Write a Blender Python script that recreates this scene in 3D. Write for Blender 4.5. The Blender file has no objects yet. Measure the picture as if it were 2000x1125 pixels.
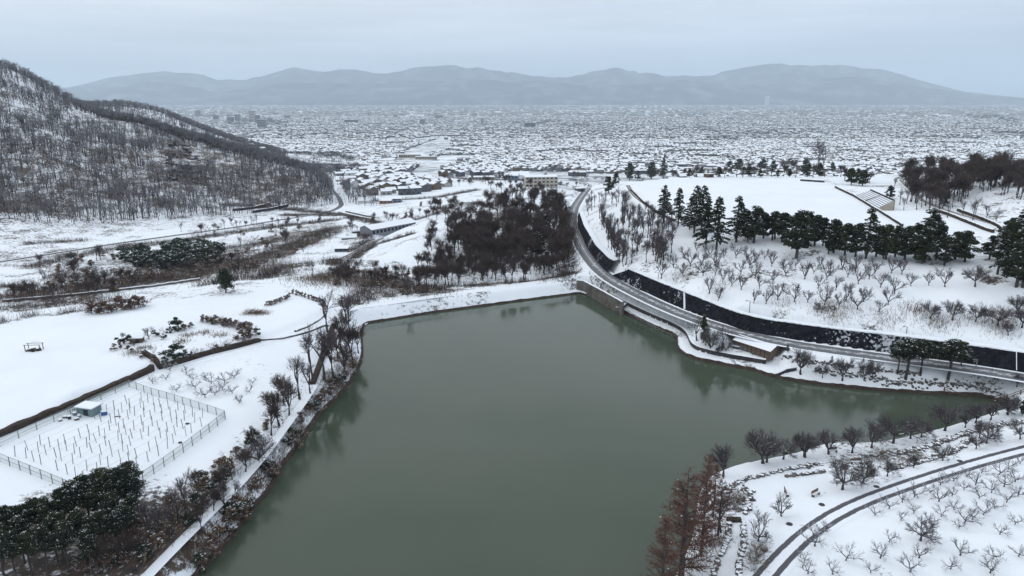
import bpy, math, random
import numpy as np
from mathutils import noise as mnoise, Vector
R = math.radians
random.seed(7); rng = np.random.default_rng(7)
S = bpy.context.scene; COL = S.collection
# ---------------------------------------------------------------- camera
CAMH = 60.0; PITCH = R(15.3); FPX = 1376.0
cam = bpy.data.objects.new('camera', bpy.data.cameras.new('camera')); COL.objects.link(cam)
cam.location = (0, 0, CAMH); cam.rotation_euler = (R(90) - PITCH, 0, 0)
cam.data.sensor_width = 36; cam.data.lens = 36 * FPX / 2000
cam.data.clip_start = 0.5; cam.data.clip_end = 90000
S.camera = cam
# ---------------------------------------------------------------- sky: overcast cloud layer over a Nishita sky
W = bpy.data.worlds.new('World'); S.world = W; W.use_nodes = True
SUN_EL, SUN_ROT = R(38), R(-60)
def build_world():
    nt = W.node_tree; N = nt.nodes; L = nt.links; N.clear()
    out = N.new('ShaderNodeOutputWorld'); bg = N.new('ShaderNodeBackground'); bg.inputs[1].default_value = 0.1
    sky = N.new('ShaderNodeTexSky'); sky.sky_type = 'NISHITA'; sky.sun_disc = False
    sky.sun_elevation = SUN_EL; sky.sun_rotation = SUN_ROT
    tc = N.new('ShaderNodeTexCoord'); sp = N.new('ShaderNodeSeparateXYZ'); L.new(tc.outputs['Generated'], sp.inputs[0])
    ramp = N.new('ShaderNodeValToRGB'); L.new(sp.outputs['Z'], ramp.inputs[0])
    cr = ramp.color_ramp
    cr.elements[0].position = 0.0; cr.elements[0].color = (.43, .55, .655, 1)
    cr.elements[1].position = 1.0; cr.elements[1].color = (1.0, 1.0, 1.0, 1)
    e = cr.elements.new(.05); e.color = (.56, .615, .685, 1)
    e = cr.elements.new(.13); e.color = (.69, .715, .745, 1)
    e = cr.elements.new(.35); e.color = (.89, .90, .905, 1)
    # soft cloud bands
    mp = N.new('ShaderNodeMapping'); mp.inputs['Scale'].default_value = (1, 1, 11); L.new(tc.outputs['Generated'], mp.inputs[0])
    nz = N.new('ShaderNodeTexNoise'); nz.inputs['Scale'].default_value = 2.2; nz.inputs['Detail'].default_value = 6; L.new(mp.outputs[0], nz.inputs[0])
    r2 = N.new('ShaderNodeMapRange'); r2.inputs['From Min'].default_value = .3; r2.inputs['From Max'].default_value = .7
    r2.inputs['To Min'].default_value = .80; r2.inputs['To Max'].default_value = 1.16; L.new(nz.outputs[0], r2.inputs[0])
    # the cloud is a little thicker and bluer towards the east
    r3 = N.new('ShaderNodeMapRange'); r3.inputs['From Min'].default_value = -.7; r3.inputs['From Max'].default_value = .7
    r3.inputs['To Min'].default_value = 0; r3.inputs['To Max'].default_value = 1; L.new(sp.outputs['X'], r3.inputs[0])
    tint = N.new('ShaderNodeMix'); tint.data_type = 'RGBA'; L.new(r3.outputs[0], tint.inputs['Factor'])
    tint.inputs[6].default_value = (1.0, 1.0, 1.0, 1); tint.inputs[7].default_value = (.86, .92, 1.03, 1)
    m1 = N.new('ShaderNodeVectorMath'); m1.operation = 'MULTIPLY'; L.new(ramp.outputs[0], m1.inputs[0]); L.new(tint.outputs[2], m1.inputs[1])
    m2 = N.new('ShaderNodeVectorMath'); m2.operation = 'SCALE'; L.new(m1.outputs[0], m2.inputs[0]); L.new(r2.outputs[0], m2.inputs['Scale'])
    m3 = N.new('ShaderNodeVectorMath'); m3.operation = 'SCALE'; L.new(m2.outputs[0], m3.inputs[0]); m3.inputs['Scale'].default_value = SKYGAIN
    mix = N.new('ShaderNodeMix'); mix.data_type = 'RGBA'; mix.inputs['Factor'].default_value = .95
    L.new(sky.outputs[0], mix.inputs[6]); L.new(m3.outputs[0], mix.inputs[7])
    L.new(mix.outputs[2], bg.inputs[0]); L.new(bg.outputs[0], out.inputs[0])
SKYGAIN = 11.2
build_world()
sun = bpy.data.objects.new('sun', bpy.data.lights.new('sun', 'SUN')); COL.objects.link(sun)
sun.data.energy = 0.5; sun.data.angle = R(30); sun.data.color = (1, .97, .93)
sd_ = Vector((math.sin(SUN_ROT) * math.cos(SUN_EL), math.cos(SUN_ROT) * math.cos(SUN_EL), math.sin(SUN_EL)))
sun.rotation_euler = sd_.to_track_quat('Z', 'Y').to_euler()
S.view_settings.view_transform = 'Standard'; S.view_settings.look = 'None'; S.view_settings.gamma = 1
S.view_settings.exposure = 0.12; S.view_settings.use_curve_mapping = False
S.cycles.max_bounces = 6; S.cycles.diffuse_bounces = 3; S.cycles.volume_bounces = 1; S.cycles.transparent_max_bounces = 8
# ---------------------------------------------------------------- helpers
CP, SP = math.cos(PITCH), math.sin(PITCH)
def ray(px, py):
    u = (px - 1000) / FPX; v = (py - 562.5) / FPX
    return np.array([u, CP - v * SP, -SP - v * CP])
def U(px, py, z):            # point seen at a photo position on the level z
    d = ray(px, py); t = (z - CAMH) / d[2]; return np.array([0, 0, CAMH]) + d * t
def UD(px, py, zc):          # the same at a known distance
    return np.array([0, 0, CAMH]) + ray(px, py) * zc
def mat(name, col, rough=.8, lo=.35, hi=.65, scale=1.0, col2=None, bump=0, spec=.12, detail=4):
    m = bpy.data.materials.new(name); m.use_nodes = True; nt = m.node_tree; N = nt.nodes; L = nt.links
    b = N['Principled BSDF']; b.inputs['Roughness'].default_value = rough; b.inputs['Specular IOR Level'].default_value = spec
    b.inputs['Base Color'].default_value = (*col, 1)
    if col2 or bump:
        tc = N.new('ShaderNodeTexCoord'); g = N.new('ShaderNodeNewGeometry')
        nz = N.new('ShaderNodeTexNoise'); nz.inputs['Scale'].default_value = scale; nz.inputs['Detail'].default_value = detail
        L.new(g.outputs['Position'], nz.inputs['Vector'])
        if col2:
            mr = N.new('ShaderNodeMapRange'); mr.inputs['From Min'].default_value = lo; mr.inputs['From Max'].default_value = hi
            L.new(nz.outputs[0], mr.inputs[0])
            mx = N.new('ShaderNodeMix'); mx.data_type = 'RGBA'; L.new(mr.outputs[0], mx.inputs['Factor'])
            mx.inputs[6].default_value = (*col, 1); mx.inputs[7].default_value = (*col2, 1); L.new(mx.outputs[2], b.inputs['Base Color'])
        if bump:
            bp = N.new('ShaderNodeBump'); bp.inputs['Strength'].default_value = .6; bp.inputs['Distance'].default_value = bump
            L.new(nz.outputs[0], bp.inputs['Height']); L.new(bp.outputs[0], b.inputs['Normal'])
    return m
SNOW = (.80, .85, .90)
M = {}
M['snow'] = mat('snow', SNOW, .7, col2=(.77, .82, .88), scale=.6, bump=.05)
M['bark'] = mat('bark', (.05, .046, .05), .9, col2=(.09, .082, .085), scale=3)
M['twig'] = mat('twig', (.085, .077, .085), .9, col2=(.13, .118, .125), scale=1)
M['twig_red'] = mat('twig_red', (.13, .07, .065), .9, col2=(.17, .10, .095), scale=1)
M['twig_dark'] = mat('twig_dark', (.054, .044, .044), .9, col2=(.10, .078, .072), scale=.12)
M['twig_snow'] = mat('twig_snow', (.62, .65, .70), .8)
M['rust'] = mat('rust_foliage', (.175, .098, .075), .9, col2=(.115, .068, .056), scale=2)
M['needle'] = mat('needles', (.024, .034, .028), .9, col2=(.046, .056, .030), scale=.5)
M['needle2'] = mat('olive_needles', (.055, .065, .028), .9, col2=(.03, .045, .028), scale=.5)
M['bushg'] = mat('bush_leaf', (.03, .045, .035), .85, col2=(.05, .062, .04), scale=.5)
M['bushb'] = mat('dry_bush', (.12, .085, .06), .9, col2=(.18, .13, .09), scale=.8)
M['bushr'] = mat('orange_bush', (.16, .10, .075), .9, col2=(.11, .08, .065), scale=.8)
M['concrete'] = mat('concrete', (.17, .16, .155), .9, col2=(.08, .075, .07), scale=.5)
M['wallstone'] = mat('dark_stone', (.035, .035, .042), .9, col2=(.07, .065, .07), scale=1.5, bump=.1)
M['hilltwig'] = mat('hill_twig', (.11, .105, .115), .9, col2=(.22, .22, .24), scale=.12)
M['brownwall'] = mat('brown_stone', (.06, .047, .038), .9, col2=(.035, .028, .025), scale=1.2, bump=.1)
M['metal'] = mat('grey_metal', (.25, .26, .28), .5)
M['post'] = mat('weathered_post', (.22, .21, .21), .8)
M['wood'] = mat('brown_wood', (.16, .10, .07), .8, col2=(.10, .07, .05), scale=3)
M['dark'] = mat('dark_window', (.03, .035, .045), .3)
M['blue'] = mat('blue_tarp', (.05, .12, .30), .6)
M['teal'] = mat('teal_wall', (.16, .24, .25), .7)
M['cream'] = mat('cream_wall', (.40, .37, .31), .8, col2=(.34, .31, .27), scale=.2)
M['white'] = mat('white_wall', (.55, .56, .58), .8)
M['greywall'] = mat('grey_wall', (.22, .23, .26), .8)
M['orange'] = mat('orange_wall', (.30, .18, .12), .8)
M['bluewall'] = mat('blue_wall', (.16, .21, .27), .7)
def meshobj(name, V, F, mats, idx=None, parent=None, smooth=False):
    me = bpy.data.meshes.new(name)
    if isinstance(F, np.ndarray):
        n, k = F.shape
        me.vertices.add(len(V)); me.vertices.foreach_set('co', np.asarray(V, np.float32).ravel())
        me.loops.add(n * k); me.loops.foreach_set('vertex_index', F.astype(np.int32).ravel())
        me.polygons.add(n); me.polygons.foreach_set('loop_start', np.arange(0, n * k, k, dtype=np.int32))
        me.update(calc_edges=True)
    else:
        me.from_pydata([tuple(v) for v in V], [], F)
    for m in (mats if isinstance(mats, (list, tuple)) else [mats]): me.materials.append(M[m] if isinstance(m, str) else m)
    if idx is not None: me.polygons.foreach_set('material_index', np.asarray(idx, np.int32))
    if smooth: me.polygons.foreach_set('use_smooth', np.ones(len(me.polygons), bool))
    me.update()
    o = bpy.data.objects.new(name, me); COL.objects.link(o); o.parent = parent
    return o
def tag(o, label=None, cat=None, group=None, kind=None):
    if label: o['label'] = label
    if cat: o['category'] = cat
    if group: o['group'] = group
    if kind: o['kind'] = kind
    return o
def empty(name, loc, label, cat, group=None, rz=0, sc=1):
    o = bpy.data.objects.new(name, None); COL.objects.link(o); o.location = tuple(loc); o.rotation_euler = (0, 0, rz)
    o.scale = (sc, sc, sc) if np.isscalar(sc) else sc
    return tag(o, label, cat, group)
def inst(name, me, parent=None, loc=None, rz=0, sc=None):
    o = bpy.data.objects.new(name, me); COL.objects.link(o); o.parent = parent
    if loc is not None: o.location = tuple(loc)
    if rz: o.rotation_euler = (0, 0, rz)
    if sc is not None: o.scale = (sc, sc, sc) if np.isscalar(sc) else sc
    return o
class MB:                    # mesh builder
    def __init__(s): s.v = []; s.f = []; s.m = []
    def face(s, pts, m=0):
        n = len(s.v); s.v += [tuple(p) for p in pts]; s.f.append(tuple(range(n, n + len(pts)))); s.m.append(m)
    def box(s, c, d, m=0, rz=0, top=None):
        x, y, z = d[0] / 2, d[1] / 2, d[2]; n = len(s.v); ca, sa = math.cos(rz), math.sin(rz)
        for k in range(8):
            a = x * (1 if k in (1, 2, 5, 6) else -1); b = y * (1 if k in (2, 3, 6, 7) else -1)
            s.v.append((c[0] + a * ca - b * sa, c[1] + a * sa + b * ca, c[2] + (z if k > 3 else 0)))
        for k, q in enumerate([(0, 3, 2, 1), (4, 5, 6, 7), (0, 1, 5, 4), (1, 2, 6, 5), (2, 3, 7, 6), (3, 0, 4, 7)]):
            s.f.append(tuple(n + i for i in q)); s.m.append(top if (k == 1 and top is not None) else m)
    def bar(s, a, b, r, m=0, n=4):
        a = Vector(a); b = Vector(b); d = b - a
        if d.length < 1e-6: return
        q = d.to_track_quat('Z', 'Y'); k0 = len(s.v)
        for p in (a, b):
            for i in range(n):
                t = 2 * math.pi * i / n + .78; s.v.append(tuple(p + q @ Vector((math.cos(t) * r, math.sin(t) * r, 0))))
        for i in range(n):
            j = (i + 1) % n; s.f.append((k0 + i, k0 + j, k0 + n + j, k0 + n + i)); s.m.append(m)
        s.f.append(tuple(k0 + n + i for i in range(n))); s.m.append(m)
    def mesh(s, name, mats):
        me = bpy.data.meshes.new(name); me.from_pydata(s.v, [], s.f)
        for m in (mats if isinstance(mats, (list, tuple)) else [mats]): me.materials.append(M[m])
        me.polygons.foreach_set('material_index', np.asarray(s.m, np.int32)); me.update(); return me
    def build(s, name, mats, parent=None):
        o = bpy.data.objects.new(name, s.mesh(name, mats)); COL.objects.link(o); o.parent = parent; return o
ORD = 'zeroth first second third fourth fifth sixth seventh eighth ninth tenth eleventh twelfth thirteenth fourteenth fifteenth sixteenth seventeenth eighteenth nineteenth'.split()
TENS = {2: 'twent', 3: 'thirt', 4: 'fort', 5: 'fift', 6: 'sixt', 7: 'sevent', 8: 'eight', 9: 'ninet'}
def ordw(n):
    if n < 20: return ORD[n]
    if n < 100: return TENS[n // 10] + ('ieth' if n % 10 == 0 else 'y-' + ORD[n % 10])
    return 'hundred-and-' + ordw(n - 100) if n > 100 else 'hundredth'
# ---------------------------------------------------------------- polylines and distance fields
def densify(P, step):
    P = np.asarray(P, float); out = [P[0]]
    for a, b in zip(P[:-1], P[1:]):
        n = max(1, int(np.linalg.norm((b - a)[:2]) / step))
        for k in range(1, n + 1): out.append(a + (b - a) * k / n)
    return np.array(out)
def smooth_line(P, step, it=6):
    Q = densify(P, step)
    for _ in range(it): Q[1:-1] = (Q[:-2] + 2 * Q[1:-1] + Q[2:]) / 4
    return Q
def line_field(X, Y, P):     # distance to a polyline, interpolated third coordinate, signed side
    D = np.full(X.shape, 1e9); Z = np.zeros(X.shape); SG = np.zeros(X.shape)
    for a, b in zip(P[:-1], P[1:]):
        dx, dy = b[0] - a[0], b[1] - a[1]; l2 = dx * dx + dy * dy + 1e-12
        t = np.clip(((X - a[0]) * dx + (Y - a[1]) * dy) / l2, 0, 1)
        ex = X - a[0] - t * dx; ey = Y - a[1] - t * dy; d = np.hypot(ex, ey); k = d < D
        D[k] = d[k]
        if len(a) > 2: Z[k] = (a[2] + t * (b[2] - a[2]))[k]
        SG[k] = (dx * ey - dy * ex)[k]
    return D, Z, SG
def inside(X, Y, P):
    c = np.zeros(X.shape, bool); n = len(P)
    for i in range(n):
        x1, y1 = P[i][:2]; x2, y2 = P[(i + 1) % n][:2]
        if y1 == y2: continue
        c ^= ((y1 > Y) != (y2 > Y)) & (X < (x2 - x1) * (Y - y1) / (y2 - y1) + x1)
    return c
# value noise, vectorised
_G = rng.random((256, 256))
def vnoise(X, Y):
    xi = np.floor(X).astype(int); yi = np.floor(Y).astype(int); fx = X - xi; fy = Y - yi
    fx = fx * fx * (3 - 2 * fx); fy = fy * fy * (3 - 2 * fy)
    g = lambda a, b: _G[a % 256, b % 256]
    return (g(xi, yi) * (1 - fx) + g(xi + 1, yi) * fx) * (1 - fy) + (g(xi, yi + 1) * (1 - fx) + g(xi + 1, yi + 1) * fx) * fy
def fbm(X, Y, o=4):
    s = 0; a = .5; t = 0
    for k in range(o): s = s + a * vnoise(X * 2 ** k + 17.3 * k, Y * 2 ** k + 9.1 * k); t += a; a *= .5
    return s / t
# ---------------------------------------------------------------- layout (photo positions with heights above the water)
SHORE_PX = [(712,632),(760,625),(830,613),(900,604),(1000,590),(1080,580),(1138,572),(1165,580),(1200,602),(1240,622),(1290,645),(1322,656),(1319,668),(1321,682),(1335,695),(1380,708),(1440,718),(1489,727),(1492,735),(1530,742),(1600,752),(1690,762),(1780,768),(1870,772),(1925,773),(1950,780),(1966,792),(1962,803),(1925,812),(1900,820),(1845,836),(1799,848),(1770,856),(1726,864),(1704,870),(1683,868),(1634,863),(1607,866),(1564,884),(1509,896),(1439,909),(1400,922),(1382,932),(1366,950),(1358,990),(1350,1050),(1335,1089),(1315,1123),(1290,1200),(1270,1300),(1300,1700),(100,1700),(220,1300),(330,1180),(389,1121),(419,1093),(440,1066),(465,1040),(487,1002),(508,982),(529,964),(540,945),(544,927),(555,904),(582,881),(597,850),(612,825),(630,805),(650,787),(672,766),(690,740),(706,711),(710,690),(707,655)]
POND = np.array([U(x, y, 0)[:2] for x, y in SHORE_PX])
_P = densify(np.vstack([POND, POND[:1]]), 1.5)
for _ in range(3): _P = (np.roll(_P, 1, 0) + 2 * _P + np.roll(_P, -1, 0)) / 4
POND = _P[:-1] if False else _P
WALK = smooth_line([np.append(U(x, y, 0)[:2], 0) for x, y in SHORE_PX[6:18]], 1.5, 3)
C = []
def cz(z, pts): C.extend(U(x, y, z) for x, y in pts)
def c3(pts): C.extend(U(x, y, z) for x, y, z in pts)
cz(3.4, [(287,1119),(378,1032),(472,945),(548,843),(604,772),(640,715),(672,650)])
cz(4.6, [(0,1125),(150,1040),(200,1000),(300,950),(520,780),(600,690),(636,640)])
cz(5.0, [(0,960),(0,880),(125,949),(253,757),(440,812),(280,938),(200,850),(100,900),(380,740),(500,700),(600,660)])
c3([(0,849,5.1),(150,788,5.1),(297,727,5.1),(0,832,6.3),(150,772,6.3),(288,712,6.3),(0,700,6.5),(150,680,6.5),(200,640,6.3),(0,655,5.6),(180,612,5.2),(280,605,5.2),
 (313,724,5.2),(410,695,5.1),(508,670,5.1),(320,706,6.1),(410,680,6.1),(495,655,6.1),(350,650,6.4),(430,620,6.3),(560,655,5.4),(500,600,6),(560,585,6),(640,600,5),(430,590,6),
 (0,620,2),(0,600,-3),(100,595,-2),(200,570,-3),(300,560,0),(400,556,3),(441,572,5.5),(560,562,4.5),(660,545,2.5),(700,560,2.8),(760,575,1.5),(700,600,3.2),(640,560,4),
 (0,560,-8),(150,540,-9),(300,530,-9),(450,505,-10),(560,480,-10.5),(0,500,-11),(200,475,-12),(350,455,-12),(500,432,-13),(620,417,-13.5),(660,402,-14),
 (600,522,-8),(520,530,-6),(700,490,-8),(650,480,-9.5),(760,440,-10),(820,428,-9),(680,430,-12),(560,512,-8),(700,530,-2),
 (750,500,-1.5),(800,470,1),(860,450,0),(715,505,-5),(790,520,-1.5),(760,545,-.5),(850,430,-3),
 (900,553,1),(1000,545,1.5),(1060,535,2),(1105,520,3),(900,480,2),(1000,450,7),(1050,400,6),(950,400,3),(1090,400,0),(1085,440,2),(870,400,-6),
 (680,380,-15),(750,362,-20),(700,340,-25),(850,372,-15),(640,340,-24),(750,400,-14),(800,385,-15),(850,340,-30),(900,330,-34),(1000,350,-22),(1060,362,-16),(690,335,-26),(600,342,-22),(950,380,-10),(1100,380,-5)])
# hill on the left: foot, ridge and a bulging flank between them
foot = [(0,452,-8),(150,440,-9),(300,430,-11),(430,416,-12),(560,406,-13),(640,398,-14)]
ridge = [(0,124,620),(60,148,630),(120,181,640),(180,222,650),(250,246,640),(330,264,620),(400,276,610),(480,301,600),(540,320,580),(580,327,560),(620,354,530),(645,386,505)]
ff = np.array([U(*p) for p in foot]); rr = np.array([UD(*p) for p in ridge])
C.extend(ff); C.extend(rr)
for k, r_ in enumerate(rr):
    f_ = np.array([np.interp(k / (len(rr) - 1), np.linspace(0, 1, len(ff)), ff[:, j]) for j in range(3)])
    for t in (.33, .66):
        q = f_ + (r_ - f_) * t; q[2] += (r_[2] - f_[2]) * (.06 if k % 2 else .02); C.append(q)
    b = r_ * 1.0; b[1] += 110; b[0] -= 15; b[2] = r_[2] - 38 * min(1, max(.2, (r_[2] + 20) / 60)); C.append(b)
for p in [(100,225,1000),(150,216,1000),(200,211,1000),(250,206,1000),(310,217,1000),(350,239,1000),(415,270,1000),(470,301,1000),(520,318,960),(600,333,900)]: C.append(UD(*p))
C += [UD(0, 200, 790), UD(100, 228, 790), UD(200, 243, 790), UD(300, 256, 790), UD(-150, 150, 790)]
C += [np.array(p, float) for p in [(-720,700,110),(-520,420,70),(-330,380,2),(-420,300,10),(-300,220,6),(-250,120,8),(-200,60,8),(-150,0,8),(0,20,4),(-60,20,5),(60,20,5),(0,-60,6),(150,0,8),(80,40,6),(-1050,900,60),(-700,1300,20),(-500,1400,-50),(-350,1300,-60),(-150,1150,-55),
  (250,150,18),(300,200,22),(300,330,28),(420,300,30),(420,430,20),(300,480,2),(420,600,-20),(600,500,0),(600,200,30),(400,100,22),(200,60,10),(150,430,12),(60,440,8),(120,520,-10),(20,520,-10),(220,520,-12),(200,640,-30),(60,650,-28),(-60,760,-30),(420,760,-38),(700,750,-38)]]
# retaining wall line, road line
WBASE1 = [(1128,420,4.2),(1127,440,4.6),(1145,482,5),(1165,512,5),(1183,531,5.1)]
WTOP1 = [(1131,412,6),(1141,440,7.6),(1163,478,8.2),(1189,504,8.4),(1227,523,8.6)]
WBASE2 = [(1190,535,5.1),(1239,562,5.1),(1331,601,5),(1400,626,5),(1447,645,5),(1500,656,5),(1560,663,5),(1600,668,5),(1725,686,5),(1820,701,5),(2000,725,5),(2150,748,5)]
WTOP2 = [(1228,526,8.7),(1285,550,8.5),(1361,580,8.3),(1433,609,8.2),(1493,624,8.2),(1560,633,8.2),(1610,640,8.2),(1660,646,8.2),(1785,660,8.2),(1900,675,8.2),(2000,689,8.2),(2150,711,8.2)]
w1b = np.array([U(*p) for p in WBASE1]); w1t = np.array([U(*p) for p in WTOP1]); w2b = np.array([U(*p) for p in WBASE2]); w2t = np.array([U(*p) for p in WTOP2])
for w in (w1b, w1t, w2b, w2t): C.extend(densify(w, 14))
c3([(1160,440,9.5),(1180,400,9.5),(1200,382,10),(1240,430,15),(1290,432,17.5),(1240,480,12),(1300,490,13.5),(1400,497,15.3),(1500,505,15.6),(1600,518,15.6),(1700,528,15.8),(1800,530,16.3),(1940,545,16.8),(2000,560,16.8),
 (1300,540,9.9),(1400,575,10),(1500,600,10),(1700,620,10.5),(1900,640,10.2),(2000,600,12.8),(1232,363,19.5),(1290,402,19.8),(1400,432,19.8),(1600,446,20),(1740,444,20),(1500,400,20),(1650,420,20),(1400,370,20),(1250,360,20),(1600,355,20),(1300,350,20),(1450,347,20),
 (1780,480,18.6),(1850,450,19),(1950,470,19.2),(1700,365,20.3),(1800,420,20.5),(1990,440,21),(1770,360,20),(1860,332,26),(1950,350,28),(2000,372,27),(1850,398,20.8),(1930,402,21.5),(1560,346,20),(1650,346,19),
 (1560,722,1.7),(1650,735,1.9),(1750,748,2),(1850,752,2.2),(1940,762,2.4),(1600,702,3.8),(1700,716,4.2),(1850,726,4.5),(1980,760,3.5),(1440,697,2.2),(1500,692,2.4),(1400,682,2.3),(1350,650,2.6),(1300,628,2.8),(1250,600,3.2),(1500,715,2),
 (1860,835,1),(1720,880,1.4),(1560,905,1.3),(1430,926,1.3),(1400,980,1.5),(1380,1080,1.6),(1350,1120,1.6),(1500,950,2.2),(1650,930,2.4),(1800,880,2.5),(1950,845,2.8),(2000,800,3.4),(1985,780,3.5),
 (1477,1125,3.4),(1543,1040,3.4),(1637,985,3.4),(1790,938,3.4),(2000,878,3.8),(1700,1000,3.9),(1900,950,4.4),(2000,1000,5),(1800,1100,5),(1600,1110,4.1),(2000,1125,5.5)])
CREST_PX = [(690,602),(715,598),(800,587),(900,573),(1000,559),(1080,548),(1140,540)]
crest = densify([U(x, y, 3.2) for x, y in CREST_PX], 12); C.extend(crest)
nb = (crest[-1] - crest[0])[:2]; nb = np.array([-nb[1], nb[0]]) / np.linalg.norm(nb)
for c in crest[2:-2]: C.append(c + np.array([nb[0] * 4.5, nb[1] * 4.5, 0]))
PLAIN = [(1000,-46),(1300,-62),(1800,-85),(3000,-118),(5000,-148),(8000,-160),(14000,-165),(20000,-168),(30000,-168)]
for y, z in PLAIN:
    for k in (-.9, -.6, -.3, -.05, .2, .45, .7, 1.0):
        if y <= 1800 and k < -.1: continue
        C.append(np.array([k * y * 1.05, y, z]))
C.append(np.array([-1100, 1800, -60.])); C.append(np.array([-500, 1800, -85.]))
C = np.array(C)
keep = [0]
for i in range(1, len(C)):
    if np.min(np.hypot(*(C[keep, :2] - C[i, :2]).T)) > 1.0: keep.append(i)
C = C[keep]
def rbf_fit(C):
    n = len(C); sc = 1000.
    A = np.hypot(C[:, None, 0] - C[None, :, 0], C[:, None, 1] - C[None, :, 1]) / sc
    Pm = np.c_[np.ones(n), C[:, :2] / 20000]
    Kx = np.zeros((n + 3, n + 3)); Kx[:n, :n] = -A - np.eye(n) * 0.0004; Kx[:n, n:] = Pm; Kx[n:, :n] = Pm.T
    return np.linalg.solve(Kx, np.r_[C[:, 2], 0, 0, 0])
WT = rbf_fit(C)
def rbf(X, Y):
    x = X.ravel(); y = Y.ravel(); out = np.empty(len(x)); n = len(C)
    for s in range(0, len(x), 20000):
        a = x[s:s + 20000, None]; b = y[s:s + 20000, None]
        out[s:s + 20000] = -(np.sqrt((a - C[:, 0]) ** 2 + (b - C[:, 1]) ** 2) / 1000) @ WT[:n] + WT[n] + (a[:, 0] * WT[n + 1] + b[:, 0] * WT[n + 2]) / 20000
    return out.reshape(X.shape)
# roads: (name, half width, photo positions with heights)
ROADS = {
 'lake': (3.2, [(2150,768,4.9),(2000,735,4.9),(1850,714,4.9),(1700,694,4.9),(1600,682,4.9),(1500,665,4.9),(1420,645,4.9),(1350,622,4.9),(1280,592,4.9),(1220,562,4.9),(1185,542,4.9),(1158,515,4.8),(1138,485,4.6),(1124,455,4.3),(1116,430,3.8),(1122,405,2.4),(1135,385,.4),(1148,368,-2)]),
 'valley': (2.6, [(-60,521,-10.5),(0,512,-10.8),(153,488,-11.2),(213,478,-11.5),(320,463,-11.8),(462,444,-12.4),(569,426,-13),(622,419,-13.3),(655,410,-13.6),(668,401,-14),(662,386,-15),(645,366,-17),(629,350,-19.5),(634,341,-21.5),(660,335,-24)]),
 'dam': (1.6, [(700,600,3.25),(800,586,3.25),(900,572,3.25),(1000,558,3.25),(1135,539,3.3),(1150,533,4.6)]),
 'orchard': (1.9, [(1440,1200,3.4),(1485,1125,3.4),(1517,1083,3.4),(1555,1045,3.4),(1590,1018,3.4),(1628,998,3.4),(1713,968,3.4),(1790,940,3.4),(1867,916,3.5),(2000,879,3.8),(2150,845,4.3)]),
 'field': (1.7, [(-80,888,5.1),(0,858,5.1),(150,798,5.1),(305,729,5.1),(420,698,5.1),(551,663,5.1),(600,645,5),(628,628,4.8),(645,612,4.4),(690,602,3.4)]),
 'bank': (1.15, [(250,1165,3.3),(287,1119,3.3),(378,1032,3.3),(472,945,3.3),(510,908,3.3),(548,843,3.3),(604,772,3.3),(630,725,3.3),(655,670,3.3),(668,632,3.3)]),
 'shed': (2.4, [(470,548,-5),(560,525,-7.2),(620,521,-7.8),(665,508,-8),(700,490,-8.2),(735,470,-9),(800,450,-9.2),(860,432,-8),(905,415,-6)]),
 'park': (1.5, [(1226,362,19.3),(1236,380,19.2),(1262,400,18.6),(1300,425,17.9),(1330,437,17.6)]),
 'parkeast': (1.6, [(1760,352,20),(1800,392,20.2),(1850,412,20.4),(1930,435,20.6),(2010,455,20.8)]),
}
RL = {k: (hw, smooth_line([U(*p) for p in pts], 3.0, 10)) for k, (hw, pts) in ROADS.items()}
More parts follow.
